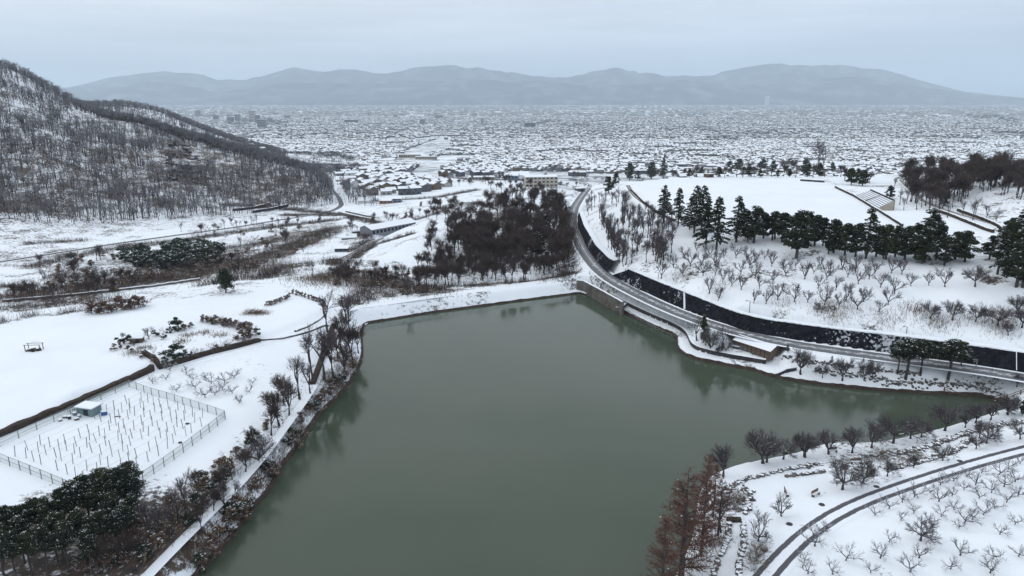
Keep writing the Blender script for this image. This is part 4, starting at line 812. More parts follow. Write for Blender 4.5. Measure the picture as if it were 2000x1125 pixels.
def rows(key, pts, name, what, where, group, band, h, wide=1.0, rowfrom='front'):
    """orchards: rows counted away from the camera, trees counted from the left"""
    pts = sorted(pts, key=lambda q: -q[1]); R_ = []
    for q in pts:
        if R_ and abs(R_[-1][0][1] - q[1]) < band: R_[-1].append(q)
        else: R_.append([q])
    for j, r_ in enumerate(R_):
        for i, q in enumerate(sorted(r_)):
            p = hit(q[0], q[1]); hh = (q[2] / ppm(p) if len(q) > 2 else h * (.68 + .5 * rng.random()))
            plant(key, p, hh, name, f'{what}, {ordw(i + 1)} from left in {ordw(j + 1)} row up {where}', 'tree', group, wide)
# orchard on the slope over the retaining wall
Z1 = [(795,835),(945,815),(1100,820),(1210,1000),(1145,945),(1295,850),(1380,920),(1470,1020),(1560,1025),(1645,995),(1610,865),(1705,820),(1840,845),(1910,805),(1600,750),(1690,775),(1510,915),(1005,750),(885,760),(790,680),(690,640),(630,610),(510,655),(530,560),(460,620),(1185,745),(1245,865),(1305,895),(1375,810),(1440,760),(1190,815),(1480,840),(1050,640),(1340,690),(1250,690),(1420,700),(1480,720),(1550,700),(1130,690),(960,690),(860,720),(1090,740)]
Z2 = [(70,990),(195,1010),(290,1015),(415,1030),(520,1045),(570,1000),(655,1065),(700,1010),(815,1085),(880,1030),(925,950),(825,905),(740,845),(585,830),(455,820),(495,925),(370,910),(335,805),(265,845),(130,820),(110,770),(545,775),(660,880),(430,850),(1045,895),(1180,890),(1295,900),(200,760),(380,760),(640,790),(780,800),(900,800),(980,810)]
sl = [(1080 + x / 3.75, 320 + y / 3.75) for x, y in Z1] + [(1500 + x / 3.75, 320 + y / 3.75) for x, y in Z2]
kk = []
for q in sl:
    if all(abs(q[0] - r_[0]) + abs(q[1] - r_[1]) > 6 for r_ in kk): kk.append(q)
rows('orchard', kk, 'orchard_tree', 'bare vase-shaped tree', 'the wall-top orchard', 'bare orchard trees on the slope above the retaining wall', 9, 4.6)
Z3 = [(1820, 617), (1860, 616), (1905, 617), (1945, 619), (1968, 640), (1992, 640), (1594, 607), (1990, 612), (1970, 655)]
row('cherry', [(1817, 623, 34), (1860, 625, 42), (1905, 628, 36), (1948, 635, 44), (1985, 613, 40), (1969, 655, 30), (1996, 640, 46), (1904, 560, 44), (1596, 610, 20)], 'spreading_tree', 'bare spreading tree on the open east slope, %s from the left', 'spreading bare trees on the east slope')
thick = []
for i in range(170):
    x = 1140 + 175 * rng.random(); lo = 388 + (x - 1140) * .10; hi = min(490 + (x - 1140) * .6, 520); y = lo + (hi - lo) * rng.random()
    if x > 1225 and y < 415: y += 30
    if x < 1165 + (y - 430) * .4 and y > 425: x = 1165 + (y - 430) * .45 + 8
    thick.append((x, y))
for q in thick:
    p = hit(*q); plant('bare', p, 4.5 + 3 * rng.random(), 'thicket_tree', 'slender bare tree in the thicket on the slope between road and sports ground', 'tree', 'slender bare trees in the thicket beside the bend')
# evergreens along the sports ground
c1 = lambda x, y, t, k='conifer', w=1: (1080 + x / 3.75, 320 + y / 3.75, (y - t) / 3.75, k, w)
c2 = lambda x, y, t, k='conifer', w=1: (1500 + x / 3.75, 320 + y / 3.75, (y - t) / 3.75, k, w)
EV = [c1(810,420,160),c1(915,455,180),c1(1035,510,165),c1(1000,480,240),c1(1085,520,165),c1(1120,590,250),c1(1195,630,245),c1(1340,575,240),c1(1400,520,330,'pine'),c1(1470,580,305,'pine'),c1(1540,545,350,'pine'),c1(1625,550,345,'pine'),c1(1690,560,350,'pine'),c1(1780,690,335,'pine',1.0),c1(1850,600,340,'pine'),
 c2(30,560,345,'pine'),c2(100,575,350,'pine'),c2(260,590,350,'pine'),c2(340,600,360,'pine'),c2(400,600,390,'pine'),c2(480,650,400,'pine'),c2(560,670,420,'pine'),c2(640,680,420,'pine'),c2(715,695,320,'conifer'),c2(790,680,440,'pine'),c2(860,700,440,'olive'),c2(930,680,450,'pine'),c2(1000,705,440,'pine'),c2(1080,680,430,'pine'),c2(1140,720,400,'pine'),c2(1170,640,330,'conifer',1.6),c2(1230,700,420,'pine'),c2(1290,745,520,'pine'),c2(1370,700,490,'olive',1.2),c2(1440,720,480,'olive',1.1),c2(1620,700,520,'olive'),c2(1680,810,480,'conifer',1.25),c2(1760,700,380,'pine',1.1),c2(1830,760,310,'conifer',1.4),c2(1865,900,520,'pine')]
EV = [(a, b, c, k, w * (1.22 if k != 'conifer' else 1.1)) for a, b, c, k, w in EV] + [(1985, 560, 100, 'pine', 1.1), (1968, 520, 90, 'olive', 1), (1999, 500, 100, 'conifer', 1.3), (1560, 478, 44, 'pine', 1), (1618, 496, 46, 'pine', 1.1), (1725, 505, 50, 'pine', 1.1), (1800, 515, 52, 'olive', 1.1), (1460, 470, 46, 'pine', 1)]
row('conifer', EV, 'evergreen_tree', 'dark evergreen below the sports ground, %s from the left', 'evergreens between the orchard and the sports ground')
c3z = lambda x, y, t, k, w=1: (1300 + x / 2.813, 100 + y / 2.813, (y - t) / 2.813, k, w)
row('pine', [(1189,378,34,'olive',1.2),(1203,362,26,'pine',1),(1230,352,34,'pine',1.2),(1272,350,34,'olive',1.3),(1296,349,46,'conifer',.8),(1245,352,20,'pine'),(1320,347,16,'dense',1.4),(1352,346,16,'dense',1.4),(1375,344,16,'bare'),c3z(350,660,600,'pine',1.4),c3z(400,665,590,'olive',1.5),c3z(460,670,600,'dense',1.2),c3z(530,670,590,'pine',1.2),c3z(590,670,600,'pine',1.2),c3z(650,680,580,'dense'),c3z(700,680,590,'dense'),c3z(765,685,590,'pine',1.3),c3z(830,680,485,'bare',.9),c3z(860,670,520,'bare',.8),c3z(910,680,610,'olive',1.2),c3z(960,690,620,'dense',1.2),c3z(1020,735,640,'olive',1.2),c3z(1080,740,650,'olive',1.3),c3z(1230,810,735,'pine',1.2),c3z(1530,850,770,'olive',1),c3z(990,700,640,'bare',1)] + [(1335 + 11.5 * i, 345.5 + 1.2 * math.sin(i * 2.1), 15 + 12 * rng.random(), ['dense', 'pine', 'dense', 'olive', 'bare'][i % 5], 1.25) for i in range(25)] + [(1650 + 8 * i, 352 + i, 18 + 8 * rng.random(), ['dense', 'olive'][i % 2], 1.1) for i in range(7)],
    'park_tree', 'tree at the far and eastern edge of the snowy sports ground, %s from the left', 'trees round the far edge of the sports ground')
row('bare', [(x, y, h) for x, y, h in [(1757,400,34),(1770,398,30),(1790,410,38),(1800,405,32),(1815,412,36),(1835,420,30),(1850,425,34),(1900,430,36,),(1905,425,40),(1925,432,34),(1765,410,26),(1745,372,26),(1860,405,28),(1945,440,36),(1880,420,30)]], 'slender_tree', 'slender bare tree by the paths east of the stand, %s from the left', 'slender bare trees by the eastern paths')
# the wood behind the dam
def in_poly_pts(poly, n, minpx=0):
    out = []; xs = [p[0] for p in poly]; ys = [p[1] for p in poly]
    while len(out) < n:
        x = min(xs) + (max(xs) - min(xs)) * rng.random(); y = min(ys) + (max(ys) - min(ys)) * rng.random()
        if inside(np.array([x]), np.array([y]), poly)[0]: out.append((x, y))
    return out
KP = [(850,560),(846,505),(868,462),(900,432),(945,402),(1000,386),(1065,382),(1098,402),(1108,450),(1112,520),(1070,545),(1000,553),(930,560)]
for q in in_poly_pts(KP, 292):
    p = hit(*q); ever = rng.random() < .05 and q[0] > 1010
    plant('pine' if ever else 'dense', p, (7.5 + 3 * rng.random()) * (.72 if q[1] > 520 or q[0] < 880 else 1), 'woodland_tree', 'evergreen in the dark wood behind the dam' if ever else 'bare purplish-brown tree in the dark wood behind the dam', 'tree', 'evergreens in the wood behind the dam' if ever else 'bare trees in the wood behind the dam')
for q in in_poly_pts([(825,428),(850,400),(905,395),(900,425),(860,432)], 26): p = hit(*q); plant('dense', p, 6, 'copse_tree', 'bare tree in the small copse left of the dark wood', 'tree', 'bare trees in the small copse')
for q in in_poly_pts([(800,575),(835,560),(850,470),(880,440),(840,450),(825,500),(790,550)], 24): p = hit(*q); plant('dense', p, 4 + 3 * rng.random(), 'copse_tree', 'small bare tree in the scrub at the left flank of the dark wood', 'tree', 'small bare trees at the flank of the dark wood')
for q in in_poly_pts([(1768,392),(1765,350),(1800,322),(1850,318),(1900,322),(2000,330),(2000,392),(1950,380),(1900,372),(1880,395),(1830,410)], 190): p = hit(*q); plant('dense', p, 6.5 + 3 * rng.random(), 'hilltop_tree', 'bare tree in the dark hilltop wood east of the sports ground', 'tree', 'bare trees in the hilltop wood')
# near right bank
z6 = lambda x, y, h=100, k='cherry', w=1: (1560 + x / 3.26, 780 + y / 3.26, h / 3.26, k, w)
row('cherry', [z6(40,370,170),z6(190,350,170),z6(340,340,190),z6(465,310,190),z6(600,280,200),z6(710,250,150),z6(930,200,200),z6(1125,150,140),z6(1220,130,130),z6(1330,100,110),z6(1150,245,130,'cherry',.8),z6(1195,280,150),z6(1130,315,110),z6(1410,255,130),z6(915,390,110),z6(730,435,90),z6(565,490,120),z6(405,535,190),z6(280,575,210),(1490,905,75,'cherry',1),(1497,903,60,'cherry',.9),(1530,897,52,'cherry',.9),(1571,892,56,'cherry',.9),(1412,930,72,'cherry',.9),(1967,808,44,'cherry',1),z6(1060,180,110,'cherry'),z6(780,240,120,'cherry')],
    'cherry_tree', 'bare spreading cherry tree on the near snowy bank, %s from the left', 'bare cherry trees on the near bank')
row('metaseq', [(1330,1130,228,'metaseq',1.1),(1369,1086,212,'metaseq',.75),(1402,1046,125,'metaseq',.8),(1392,1010,110,'metaseq',.8),(1372,1050,150,'metaseq',.7),(1290,1195,200,'metaseq',1)], 'rust_tree', 'tall narrow rust-brown tree on the near bank, %s from the left', 'rust-brown conical trees at the water edge')
row('bare', [(1527,1008,46,'orchard',1.3),(1481,1057,60,'orchard',1),(1408,1040,80,'bare',1)], 'young_tree', 'thin young bare tree on the snow by the orchard road, %s from the left', 'thin young trees near the orchard road')
PE = [(485,740),(575,695),(650,770),(660,655),(740,620),(733,725),(900,545),(835,595),(890,650),(975,615),(985,520),(1050,575),(1070,490),(1125,545),(1165,470),(1275,480),(1340,440),(1410,410),(1305,555),(1375,525),(1225,595),(1150,630),(1320,655),(1395,615),(990,705),(905,745),(1175,735),(1250,695),(1105,765),(1055,790),(1018,820),(830,790),(575,910),(1375,795),(1280,860),(300,1025),(40,1030),(100,935),(155,850),(520,1010),(765,1010),(1030,995),(1235,1015),(215,1115),(460,1105),(710,1100),(965,1080),(1220,1105),(1400,1000),(60,1110)]
rows('peach', [(1560 + x / 3.26, 780 + y / 3.26) for x, y in PE], 'peach_tree', 'low bare fruit tree', 'the near orchard', 'low fruit trees in the near orchard', 11, 2.1, 1.1)
p = hit(1798, 1056); plant('cherry', p, 3.2, 'rounded_tree', 'taller rounded bare tree with fine twigs amid the low fruit trees', 'tree', wide=1.2)
z0 = lambda x, y: (x / 2.647, 700 + y / 2.647)
rows('peach', [z0(*q) for q in [(790,130),(860,110),(880,65),(965,80),(1000,110),(1060,100),(1090,130),(1160,125),(1210,100),(1200,180),(1060,200),(1110,190),(1010,155),(910,170),(1305,130),(1240,230),(1150,160),(1290,175)]], 'plum_tree', 'small crooked bare tree', 'the plot behind the vineyard', 'small crooked trees behind the vineyard', 9, 2.0, 1.2)
# left bank
BP = [(x / 2.647, 700 + y / 2.647, h / 2.647 * 1.15, 'bigpine', 1.0) for x, y, h in [(60,1010,250),(130,1060,250),(20,1120,270),(210,950,230),(270,965,250),(350,930,260),(400,925,290),(470,880,280),(520,900,260),(560,880,310),(630,860,290),(690,830,290),(720,850,250),(100,960,200),(300,1060,240),(430,1020,240),(170,1130,240),(550,1000,220),(700,900,200),(360,1100,260),(250,1110,250),(480,1110,230),(90,1150,260),(20,1060,250),(330,1040,250),(500,1040,230),(620,1000,210),(150,980,230),(600,930,240),(0,1000,240),(670,960,200)]]
row('bigpine', BP, 'pine_tree', 'dark pine in the clump beside the vineyard, %s from the left', 'dark pines in the near clump')
row('bare', [(292,1050,80,'bare'),(312,1052,86,'bare'),(335,1040,70,'bare'),(350,1020,80,'bare'),(365,1000,84,'bare'),(395,1042,84,'dense',.7),(418,1005,60,'dense',1),(440,1000,60,'dense',1),(462,986,52,'bare',1),(430,960,56,'dense',1.1),(480,925,56,'dense',1.1),(508,912,64,'cherry',.9),(500,880,52,'dense',1.1),(530,850,74,'dense',1),(545,832,84,'dense',1),(565,815,84,'dense',1),(555,790,64,'dense',.9),(585,780,96,'bare',.9),(607,775,80,'bare',1),(612,745,110,'bare',.9),(634,742,112,'bare',1.1),(650,735,100,'dense',.8),(672,740,88,'dense',.9),(690,712,90,'dense',.9),(640,650,84,'bare',1),(683,660,86,'bare',1),(668,690,90,'dense',.8),(700,690,60,'dense',.8),(660,700,70,'dense',.8),(676,625,54,'dense',1.3),(270,1090,60,'dense',1),(235,1100,60,'dense',1),(200,1110,60,'dense',1),(385,960,50,'dense',1)],
    'shore_tree', 'bare leafless tree along the left shore path, %s from the left', 'bare trees along the left shore path')
sh = []; shs = []
for q in in_poly_pts([(560,860),(600,800),(640,740),(690,700),(703,712),(672,764),(640,795),(612,822),(596,850),(580,880),(552,900)], 60): sh.append(q)
for q in in_poly_pts([(545,905),(538,930),(525,965),(505,983),(483,1000),(462,1040),(440,1064),(400,1115),(360,1125),(430,1030),(480,960)], 44): sh.append(q)
for q in in_poly_pts([(260,1125),(330,1060),(400,1000),(450,930),(520,850),(560,800),(500,860),(420,920),(350,980),(300,1010),(200,1050),(150,1125)], 90): sh.append(q)
for q in sh:
    p = hit(*q); k = ['shrub', 'bush_dry', 'shrub', 'shrub_red', 'bush', 'shrub'][rng.integers(6)]
    shs.append((q, k)); continue
for kd, tx in (('shrub', 'bare twiggy shrub'), ('bush_dry', 'dry brown shrub'), ('shrub_red', 'reddish bare shrub'), ('bush', 'small dark green shrub')):
    row(kd, [q for q, k in shs if k == kd], 'bank_shrub', tx + ' on the left pond bank, %s of its kind from the left', tx + 's of the left bank', 'shrub', 1.25, 2.0)
# far shore by the road
z4 = lambda x, y, h, k, w=1: (1500 + x / 4, 580 + y / 4, h / 4, k, w)
row('cherry', [z4(255,600,220,'cherry',.9),z4(425,630,120,'cherry',.7),z4(580,650,200,'cherry',.8),z4(750,650,170,'cherry',.7),z4(815,640,160,'cherry',.7),z4(1075,640,340,'bigpine',1.7),z4(1190,610,300,'bigpine',1.5),z4(1010,600,260,'bigpine',1.3),z4(1405,645,340,'bigpine',1.6),z4(1500,570,240,'bigpine',1.2),z4(150,430,60,'pine',1),z4(495,520,65,'conifer',1),z4(745,510,40,'conifer',1),z4(1945,700,120,'cherry',.8),z4(1870,920,150,'cherry',.8),z4(1985,920,120,'pine',1.1),z4(1770,640,80,'cherry')],
    'lakeside_tree', 'tree on the strip between the road and the far shore, %s from the left', 'trees between the road and the far shore')
row('cherry', [(1361,668,54,'bare',1.2),(1373,670,60,'olive',.5),(1378,674,40,'bare',1),(1389,687,50,'cherry',1),(1405,695,26,'cherry',.7),(1418,690,30,'cherry',.7),(1410,678,46,'bare',1.1)], 'park_tree', 'bare tree of the group beside the lakeside hut, %s from the left', 'bare trees beside the lakeside hut')
# fields and valley on the left
p = hit(441, 572); plant('ball', p, 7.2, 'round_evergreen', 'single round dark evergreen at the edge of the snowfields', 'tree', wide=.95)
GB = [(404+i*4.6, 628+i*.95+2*math.sin(i), 12 + 6 * rng.random(), ['bush_dry', 'shrub_red'][i % 2], 1.2) for i in range(19)] + [(x, y, 10 + 5 * rng.random(), ['bush_dry', 'shrub_red', 'bush'][rng.integers(3)], 1.2) for x, y in [(325,709),(372,697),(388,692),(425,684),(440,680),(470,671),(484,668),(500,656),(498,646),(483,640),(472,642),(455,640),(441,635),(428,632),(412,629),(397,629),(375,640),(360,646),(320,650),(305,656),(285,668),(262,674),(234,680),(250,686),(280,697),(300,704)]] + [(348,646,30,'bush',1),(332,650,14,'bush',1.1),(243,672,24,'bush',1.0),(224,684,14,'bush_dry',1.2),(341,702,30,'bush',1.2),(325,705,20,'bush',1.2),(358,700,18,'bush',1.2),(490,661,30,'bush_dry',1.2),(476,664,22,'bush_dry',1.2),(412,682,14,'shrub_red',1.2),(432,678,14,'shrub_red',1.2),(448,674,14,'shrub_red',1.2),(463,645,18,'shrub_red',1),(448,642,12,'shrub_red',1),(435,638,12,'bush_dry',1.2),(420,634,10,'bush_dry',1.2),(403,630,10,'bush_dry',1.2),(291,662,26,'orchard',1),(370,642,12,'shrub',1),(320,662,12,'bush',1),(300,690,14,'shrub',1),(270,695,12,'shrub',1),(380,690,10,'shrub',1.3),(350,672,12,'shrub',1.3)]
row('bush', GB, 'garden_shrub', 'shrub in the walled garden amid the snowfields, %s from the left', 'shrubs of the walled garden', 'shrub')
row('bush_dry', [(x, y, 9, 'bush_dry', 1.3) for x, y in [(522,597),(526,596),(531,595),(536,593),(541,592),(546,590),(551,588),(556,586),(561,584),(566,580),(573,574),(579,575),(585,577),(591,579),(597,581),(603,583),(608,584),(613,586),(618,588),(623,590),(628,592),(632,596),(635,603),(636,610)]], 'hedge_shrub', 'low dry shrub of the hedge round the upper snowfield, %s from the left', 'hedge shrubs round the upper field', 'shrub')
row('bush_orange', [(x, y, h, k, 1.3) for x, y, h, k in [(172,611,22,'shrub_red'),(180,612,26,'bush_dry'),(188,612,28,'shrub_red'),(195,613,24,'bush_dry'),(203,611,28,'shrub_red'),(211,612,26,'bush_dry'),(218,611,26,'shrub_red'),(228,608,26,'bush_orange'),(238,604,28,'bush_orange'),(248,603,22,'shrub_red'),(255,604,22,'bush_dry'),(263,603,24,'bush_orange'),(272,600,26,'bush_orange'),(282,598,20,'shrub_red')]], 'orange_shrub', 'rusty orange shrub on the field edge above the valley, %s from the left', 'rusty orange shrubs on the field edge', 'shrub')
row('bush', [(x, y, 17 + 9 * rng.random(), 'bush', 1.25) for x, y in in_poly_pts([(232,524),(240,500),(320,484),(432,490),(430,514),(330,528)], 62)], 'evergreen_bush', 'tall dark green bush in the valley floor thicket, %s from the left', 'dark green bushes on the valley floor', 'shrub')
for q in in_poly_pts([(0,590),(60,560),(130,535),(250,535),(330,530),(400,510),(470,475),(540,450),(620,430),(640,450),(600,490),(540,530),(440,540),(330,556),(200,575),(60,600)], 190) + in_poly_pts([(40,530),(130,505),(220,495),(240,505),(150,530),(60,545)], 26) + in_poly_pts([(340,455),(470,436),(600,420),(640,428),(560,445),(450,470)], 44) + in_poly_pts([(600,540),(720,530),(800,545),(840,565),(800,582),(740,565),(650,560)], 70) + in_poly_pts([(1095,530),(1112,480),(1105,420),(1090,395),(1080,400),(1100,470),(1085,540)], 26) + in_poly_pts([(640,450),(760,425),(860,390),(900,380),(860,420),(700,460),(620,490)], 46):
    p = hit(*q); k = ['shrub', 'dense', 'shrub', 'bush_dry', 'bare', 'shrub_red'][rng.integers(6)]
    big = k in ('dense', 'bare')
    plant(k, p, (3.5 + 3 * rng.random()) if big else (1.8 + 1.8 * rng.random()), 'valley_tree' if big else 'valley_shrub', 'small bare tree in the scrub of the left valley' if big else 'low bare shrub in the scrub of the left valley', 'tree' if big else 'shrub', 'bare trees in the valley scrub' if big else 'shrubs in the valley scrub', 1 if big else 1.3)
for q in in_poly_pts([(840,350),(900,335),(1000,345),(1090,350),(1130,365),(1100,372),(1000,380),(900,372)], 40): p = hit(*q); plant('dense', p, 6 + 3 * rng.random(), 'village_tree', 'bare tree between the village roofs beyond the dark wood', 'tree', 'bare trees beyond the dark wood')
for x, y, h, l in [(1425,1062,0,''),]: pass
SB = [q + (2.0,) for q in in_poly_pts([(1455,1120),(1475,1075),(1488,1060),(1495,1070),(1480,1100),(1470,1124)], 14)] + [q + (1.6,) for q in in_poly_pts([(1700,905),(1720,885),(1800,890),(1790,905),(1740,918)], 18)] + [q + (1.6,) for q in in_poly_pts([(1415,960),(1440,945),(1455,1000),(1430,1010)], 12)]
for x, y, h in SB: p = hit(x, y); plant('shrub', p, h * (.6 + .5 * rng.random()), 'snowy_shrub', 'low bare shrub beside the stone walls of the near bank', 'shrub', 'low shrubs by the near stone walls', 1.2)
# ---------------------------------------------------------------- the forest on the hill
def hill_mesh(seed):
    T, Cm = bare_mesh('hill', seed); V = []; F = []; k = 0; parts = []
    for me, mi in ((T, 0), (Cm, 1)):
        v = np.empty(len(me.vertices) * 3); me.vertices.foreach_get('co', v); f = np.empty(len(me.loops), np.int32); me.loops.foreach_get('vertex_index', f); parts.append((v.reshape(-1, 3), f.reshape(-1, 4), mi))
    me = joinm('forest_tree', parts, ['bark', 'hilltwig']); bpy.data.meshes.remove(T); bpy.data.meshes.remove(Cm); return me
HM = [hill_mesh(900 + i) for i in range(5)]
pts = []
X_ = rng.uniform(-560, -90, 40000); Y_ = rng.uniform(380, 1150, 40000); Z_ = H(X_, Y_); px, py, zc = px_of(np.stack([X_, Y_, Z_], 1))
okk = (px > -260) & (Z_ > -14); foot_y = np.interp(X_, [-330, -300, -230, -160, -120], [345, 352, 392, 452, 484]); okk &= Y_ > foot_y
dr, _, _ = line_field(X_, Y_, RL['valley'][1]); okk &= dr > 5
cliff = hit(362, 312); okk &= (np.hypot(X_ - cliff[0], (Y_ - cliff[1]) * .6) > 24) | (rng.random(40000) < .12); okk &= fbm(X_ / 25, Y_ / 25, 2) > rng.uniform(.18, .46, 40000)
area = 470 * 770 / 40000; dens = np.where(Y_ > 650, 1 / 120., 1 / 9.5); okk &= rng.random(40000) < dens * area
X_, Y_, Z_ = X_[okk], Y_[okk], Z_[okk]
# foot wood around the spur
for q in in_poly_pts([(560,322),(620,312),(690,308),(702,325),(650,340),(655,380),(640,402),(615,360)], 260): p = hit(*q); X_ = np.append(X_, p[0]); Y_ = np.append(Y_, p[1]); Z_ = np.append(Z_, p[2])
_rl = densify(rr[:9], 1.0); _i = rng.integers(0, len(_rl), 1100); _x = _rl[_i, 0] + rng.normal(0, 6, 1100); _y = _rl[_i, 1] + rng.normal(-3, 9, 1100); X_ = np.append(X_, _x); Y_ = np.append(Y_, _y); Z_ = np.append(Z_, H(_x, _y))
def visible(X, Y, Z, hh=5):
    t = np.linspace(.12, .985, 60)[None, :]; x = X[:, None] * t; y = Y[:, None] * t; z = CAMH + (Z[:, None] + hh - CAMH) * t; return (H(x, y) < z + 1).all(1)
vis = visible(X_, Y_, Z_, 8); px, py, zc = px_of(np.stack([X_, Y_, Z_], 1)); inv = vis & (px > -5) & (px < 720); order = np.argsort(np.where(inv, zc, 1e9)); sc_ = rng.uniform(.55, 1.3, len(X_)); ra = rng.uniform(0, 6.28, len(X_))
print('hill trees', len(X_), 'visible', int(inv.sum()))
first = order[:290]; rest = order[290:]; rest = rest[vis[rest]]; srcs = []
for n_i, i in enumerate(first):
    me = HM[n_i % 5]; o = inst('forest_tree', me, None, (X_[i], Y_[i], Z_[i]), ra[i], sc_[i]); tag(o, 'slim bare tree near the foot of the forested hill', 'tree', 'bare trees at the foot of the forested hill')
    if n_i < 5: srcs.append(o)
def scatter(name, P, rot, scl, srcs):
    me = bpy.data.meshes.new(name); me.vertices.add(len(P)); me.vertices.foreach_set('co', np.asarray(P, np.float32).ravel())
    a = me.attributes.new('rot', 'FLOAT', 'POINT'); a.data.foreach_set('value', rot.astype(np.float32)); a = me.attributes.new('scl', 'FLOAT', 'POINT'); a.data.foreach_set('value', scl.astype(np.float32))
    o = bpy.data.objects.new(name, me); COL.objects.link(o); g = bpy.data.node_groups.new(name, 'GeometryNodeTree')
    g.interface.new_socket('Geometry', in_out='INPUT', socket_type='NodeSocketGeometry'); g.interface.new_socket('Geometry', in_out='OUTPUT', socket_type='NodeSocketGeometry')
    N = g.nodes; L = g.links; gi = N.new('NodeGroupInput'); go = N.new('NodeGroupOutput'); jn = N.new('GeometryNodeJoinGeometry')
    for s in reversed(srcs):
        oi = N.new('GeometryNodeObjectInfo'); oi.inputs['Object'].default_value = s; oi.inputs['As Instance'].default_value = True; L.new(oi.outputs['Geometry'], jn.inputs[0])
    ip = N.new('GeometryNodeInstanceOnPoints'); ip.inputs['Pick Instance'].default_value = True; L.new(gi.outputs[0], ip.inputs['Points']); L.new(jn.outputs[0], ip.inputs['Instance'])
    r = N.new('GeometryNodeInputNamedAttribute'); r.data_type = 'FLOAT'; r.inputs['Name'].default_value = 'rot'; cx = N.new('ShaderNodeCombineXYZ'); L.new(r.outputs[0], cx.inputs[2])
    er = N.new('FunctionNodeEulerToRotation'); L.new(cx.outputs[0], er.inputs[0]); L.new(er.outputs[0], ip.inputs['Rotation'])
    s_ = N.new('GeometryNodeInputNamedAttribute'); s_.data_type = 'FLOAT'; s_.inputs['Name'].default_value = 'scl'; L.new(s_.outputs[0], ip.inputs['Scale']); L.new(ip.outputs[0], go.inputs[0])
    md = o.modifiers.new('scatter', 'NODES'); md.node_group = g; return tag(o, kind='stuff')
scatter('hill_forest', np.stack([X_, Y_, Z_], 1)[rest], ra[rest], sc_[rest], srcs)
# second hill and its wood, hazy
X2 = rng.uniform(-950, -180, 16000); Y2 = rng.uniform(800, 1250, 16000); Z2_ = H(X2, Y2); k = (Z2_ > -32) & visible(X2, Y2, Z2_, 12); X2, Y2, Z2_ = X2[k], Y2[k], Z2_[k]; print('far hill', len(X2))
scatter('far_hill_forest', np.stack([X2, Y2, Z2_], 1), rng.uniform(0, 6.28, len(X2)), rng.uniform(1.0, 1.4, len(X2)), srcs)
# undergrowth: dead grass and scrub stems that nobody could count
def undergrowth(name, spots, mats):
    A = []; 
    for (x, y, r_, n, h) in spots:
        p = hit(x, y); P = p[:2] + rng.normal(0, r_ / 2, (n, 2)); z = H(P[:, 0], P[:, 1]); ok = z > .25 if p[2] > 0 else z > -99
        P = P[ok]; z = z[ok]; k = len(P); d = rng.normal(0, .35, (k, 2)) * h; hh = h * (.5 + .8 * rng.random(k)); A.append(np.c_[P, z - .05, P + d, z + hh, np.full(k, .03 + .01 * h), np.full(k, .012)])
    A = np.vstack(A); V, F = tubes(A, 3); return tag(meshobj(name, V, F, mats[0]), kind='stuff')
M['straw'] = mat('dead_grass', (.20, .15, .10), .9, col2=(.11, .08, .06), scale=.4)
us = [(x, y, 4, 110, .8) for x, y in in_poly_pts([(1270,530),(1400,570),(1500,600),(1700,635),(1990,660),(2000,610),(1800,600),(1560,590),(1380,545),(1280,505)], 26)]
us += [(x, y, 3, 110, .7) for x, y in in_poly_pts([(560,870),(640,760),(700,700),(706,708),(650,785),(600,850),(545,925),(500,985),(440,1060),(395,1118),(370,1110),(470,975)], 46)]
us += [(x, y, 9, 260, 1.0) for x, y in in_poly_pts([(0,590),(250,545),(640,430),(640,450),(540,530),(330,556)], 40)]
us += [(x, y, 2, 160, .5) for x, y in [(492,608),(500,612),(508,610),(515,613),(485,614),(355,668),(370,655),(400,650),(430,655),(260,690),(280,680),(1440,985),(1385,1070),(1400,1060),(1350,1100)]]
us += [(x, y, 8, 200, 1.0) for x, y in in_poly_pts([(560,530),(700,535),(830,560),(850,575),(760,580),(620,560)], 24)]
undergrowth('undergrowth', us, ['straw'])
ds = []
for pts_, w_, a_ in BELTS:
    Q_ = densify(np.array([hit(x, y)[:2] for x, y in pts_]), 5)
    for q in Q_: ax, ay, _ = px_of(np.array([q[0], q[1], float(H(q[0], q[1]))])); ds.append((ax, ay, w_ * .8, int(50 + 9 * w_), 1.7))
undergrowth('scrub', ds, ['twig_dark'])
# ---------------------------------------------------------------- buildings
def house_arrays(P, W_, D_, Hh, RH, rot, wallm, roofm=5, dark=None):
    """gabled houses with overhanging snowy roofs, all as quads"""
    n = len(P); c, s = np.cos(rot), np.sin(rot)
    def pt(a, b, z): return np.stack([P[:, 0] + a * c - b * s, P[:, 1] + a * s + b * c, P[:, 2] + z], 1)
    w, d = W_ / 2, D_ / 2; o = .45; z = Hh; zb = np.full(n, -1.5)
    v = [pt(-w, -d, zb), pt(w, -d, zb), pt(w, d, zb), pt(-w, d, zb), pt(-w, -d, z), pt(w, -d, z), pt(w, d, z), pt(-w, d, z), pt(-w, np.zeros(n), z + RH), pt(w, np.zeros(n), z + RH),
         pt(-w - o, -d - o, z - .1), pt(w + o, -d - o, z - .1), pt(w + o, np.zeros(n), z + RH + .2), pt(-w - o, np.zeros(n), z + RH + .2), pt(w + o, d + o, z - .1), pt(-w - o, d + o, z - .1)]
    V = np.stack(v, 1).reshape(-1, 3); k = np.arange(n)[:, None, None] * 16
    f = np.array([[0, 1, 5, 4], [1, 2, 6, 5], [2, 3, 7, 6], [3, 0, 4, 7], [5, 6, 9, 9], [7, 4, 8, 8], [10, 11, 12, 13], [13, 12, 14, 15]])
    F = (k + f[None]).reshape(-1, 4); I = np.tile([0, 0, 0, 0, 0, 0, 1, 1], (n, 1)); rm = rng.choice([5, 3, 1], n, p=[.80, .11, .09])[:, None]; I = np.where(I == 1, rm, wallm[:, None]).reshape(-1); return V, F, I
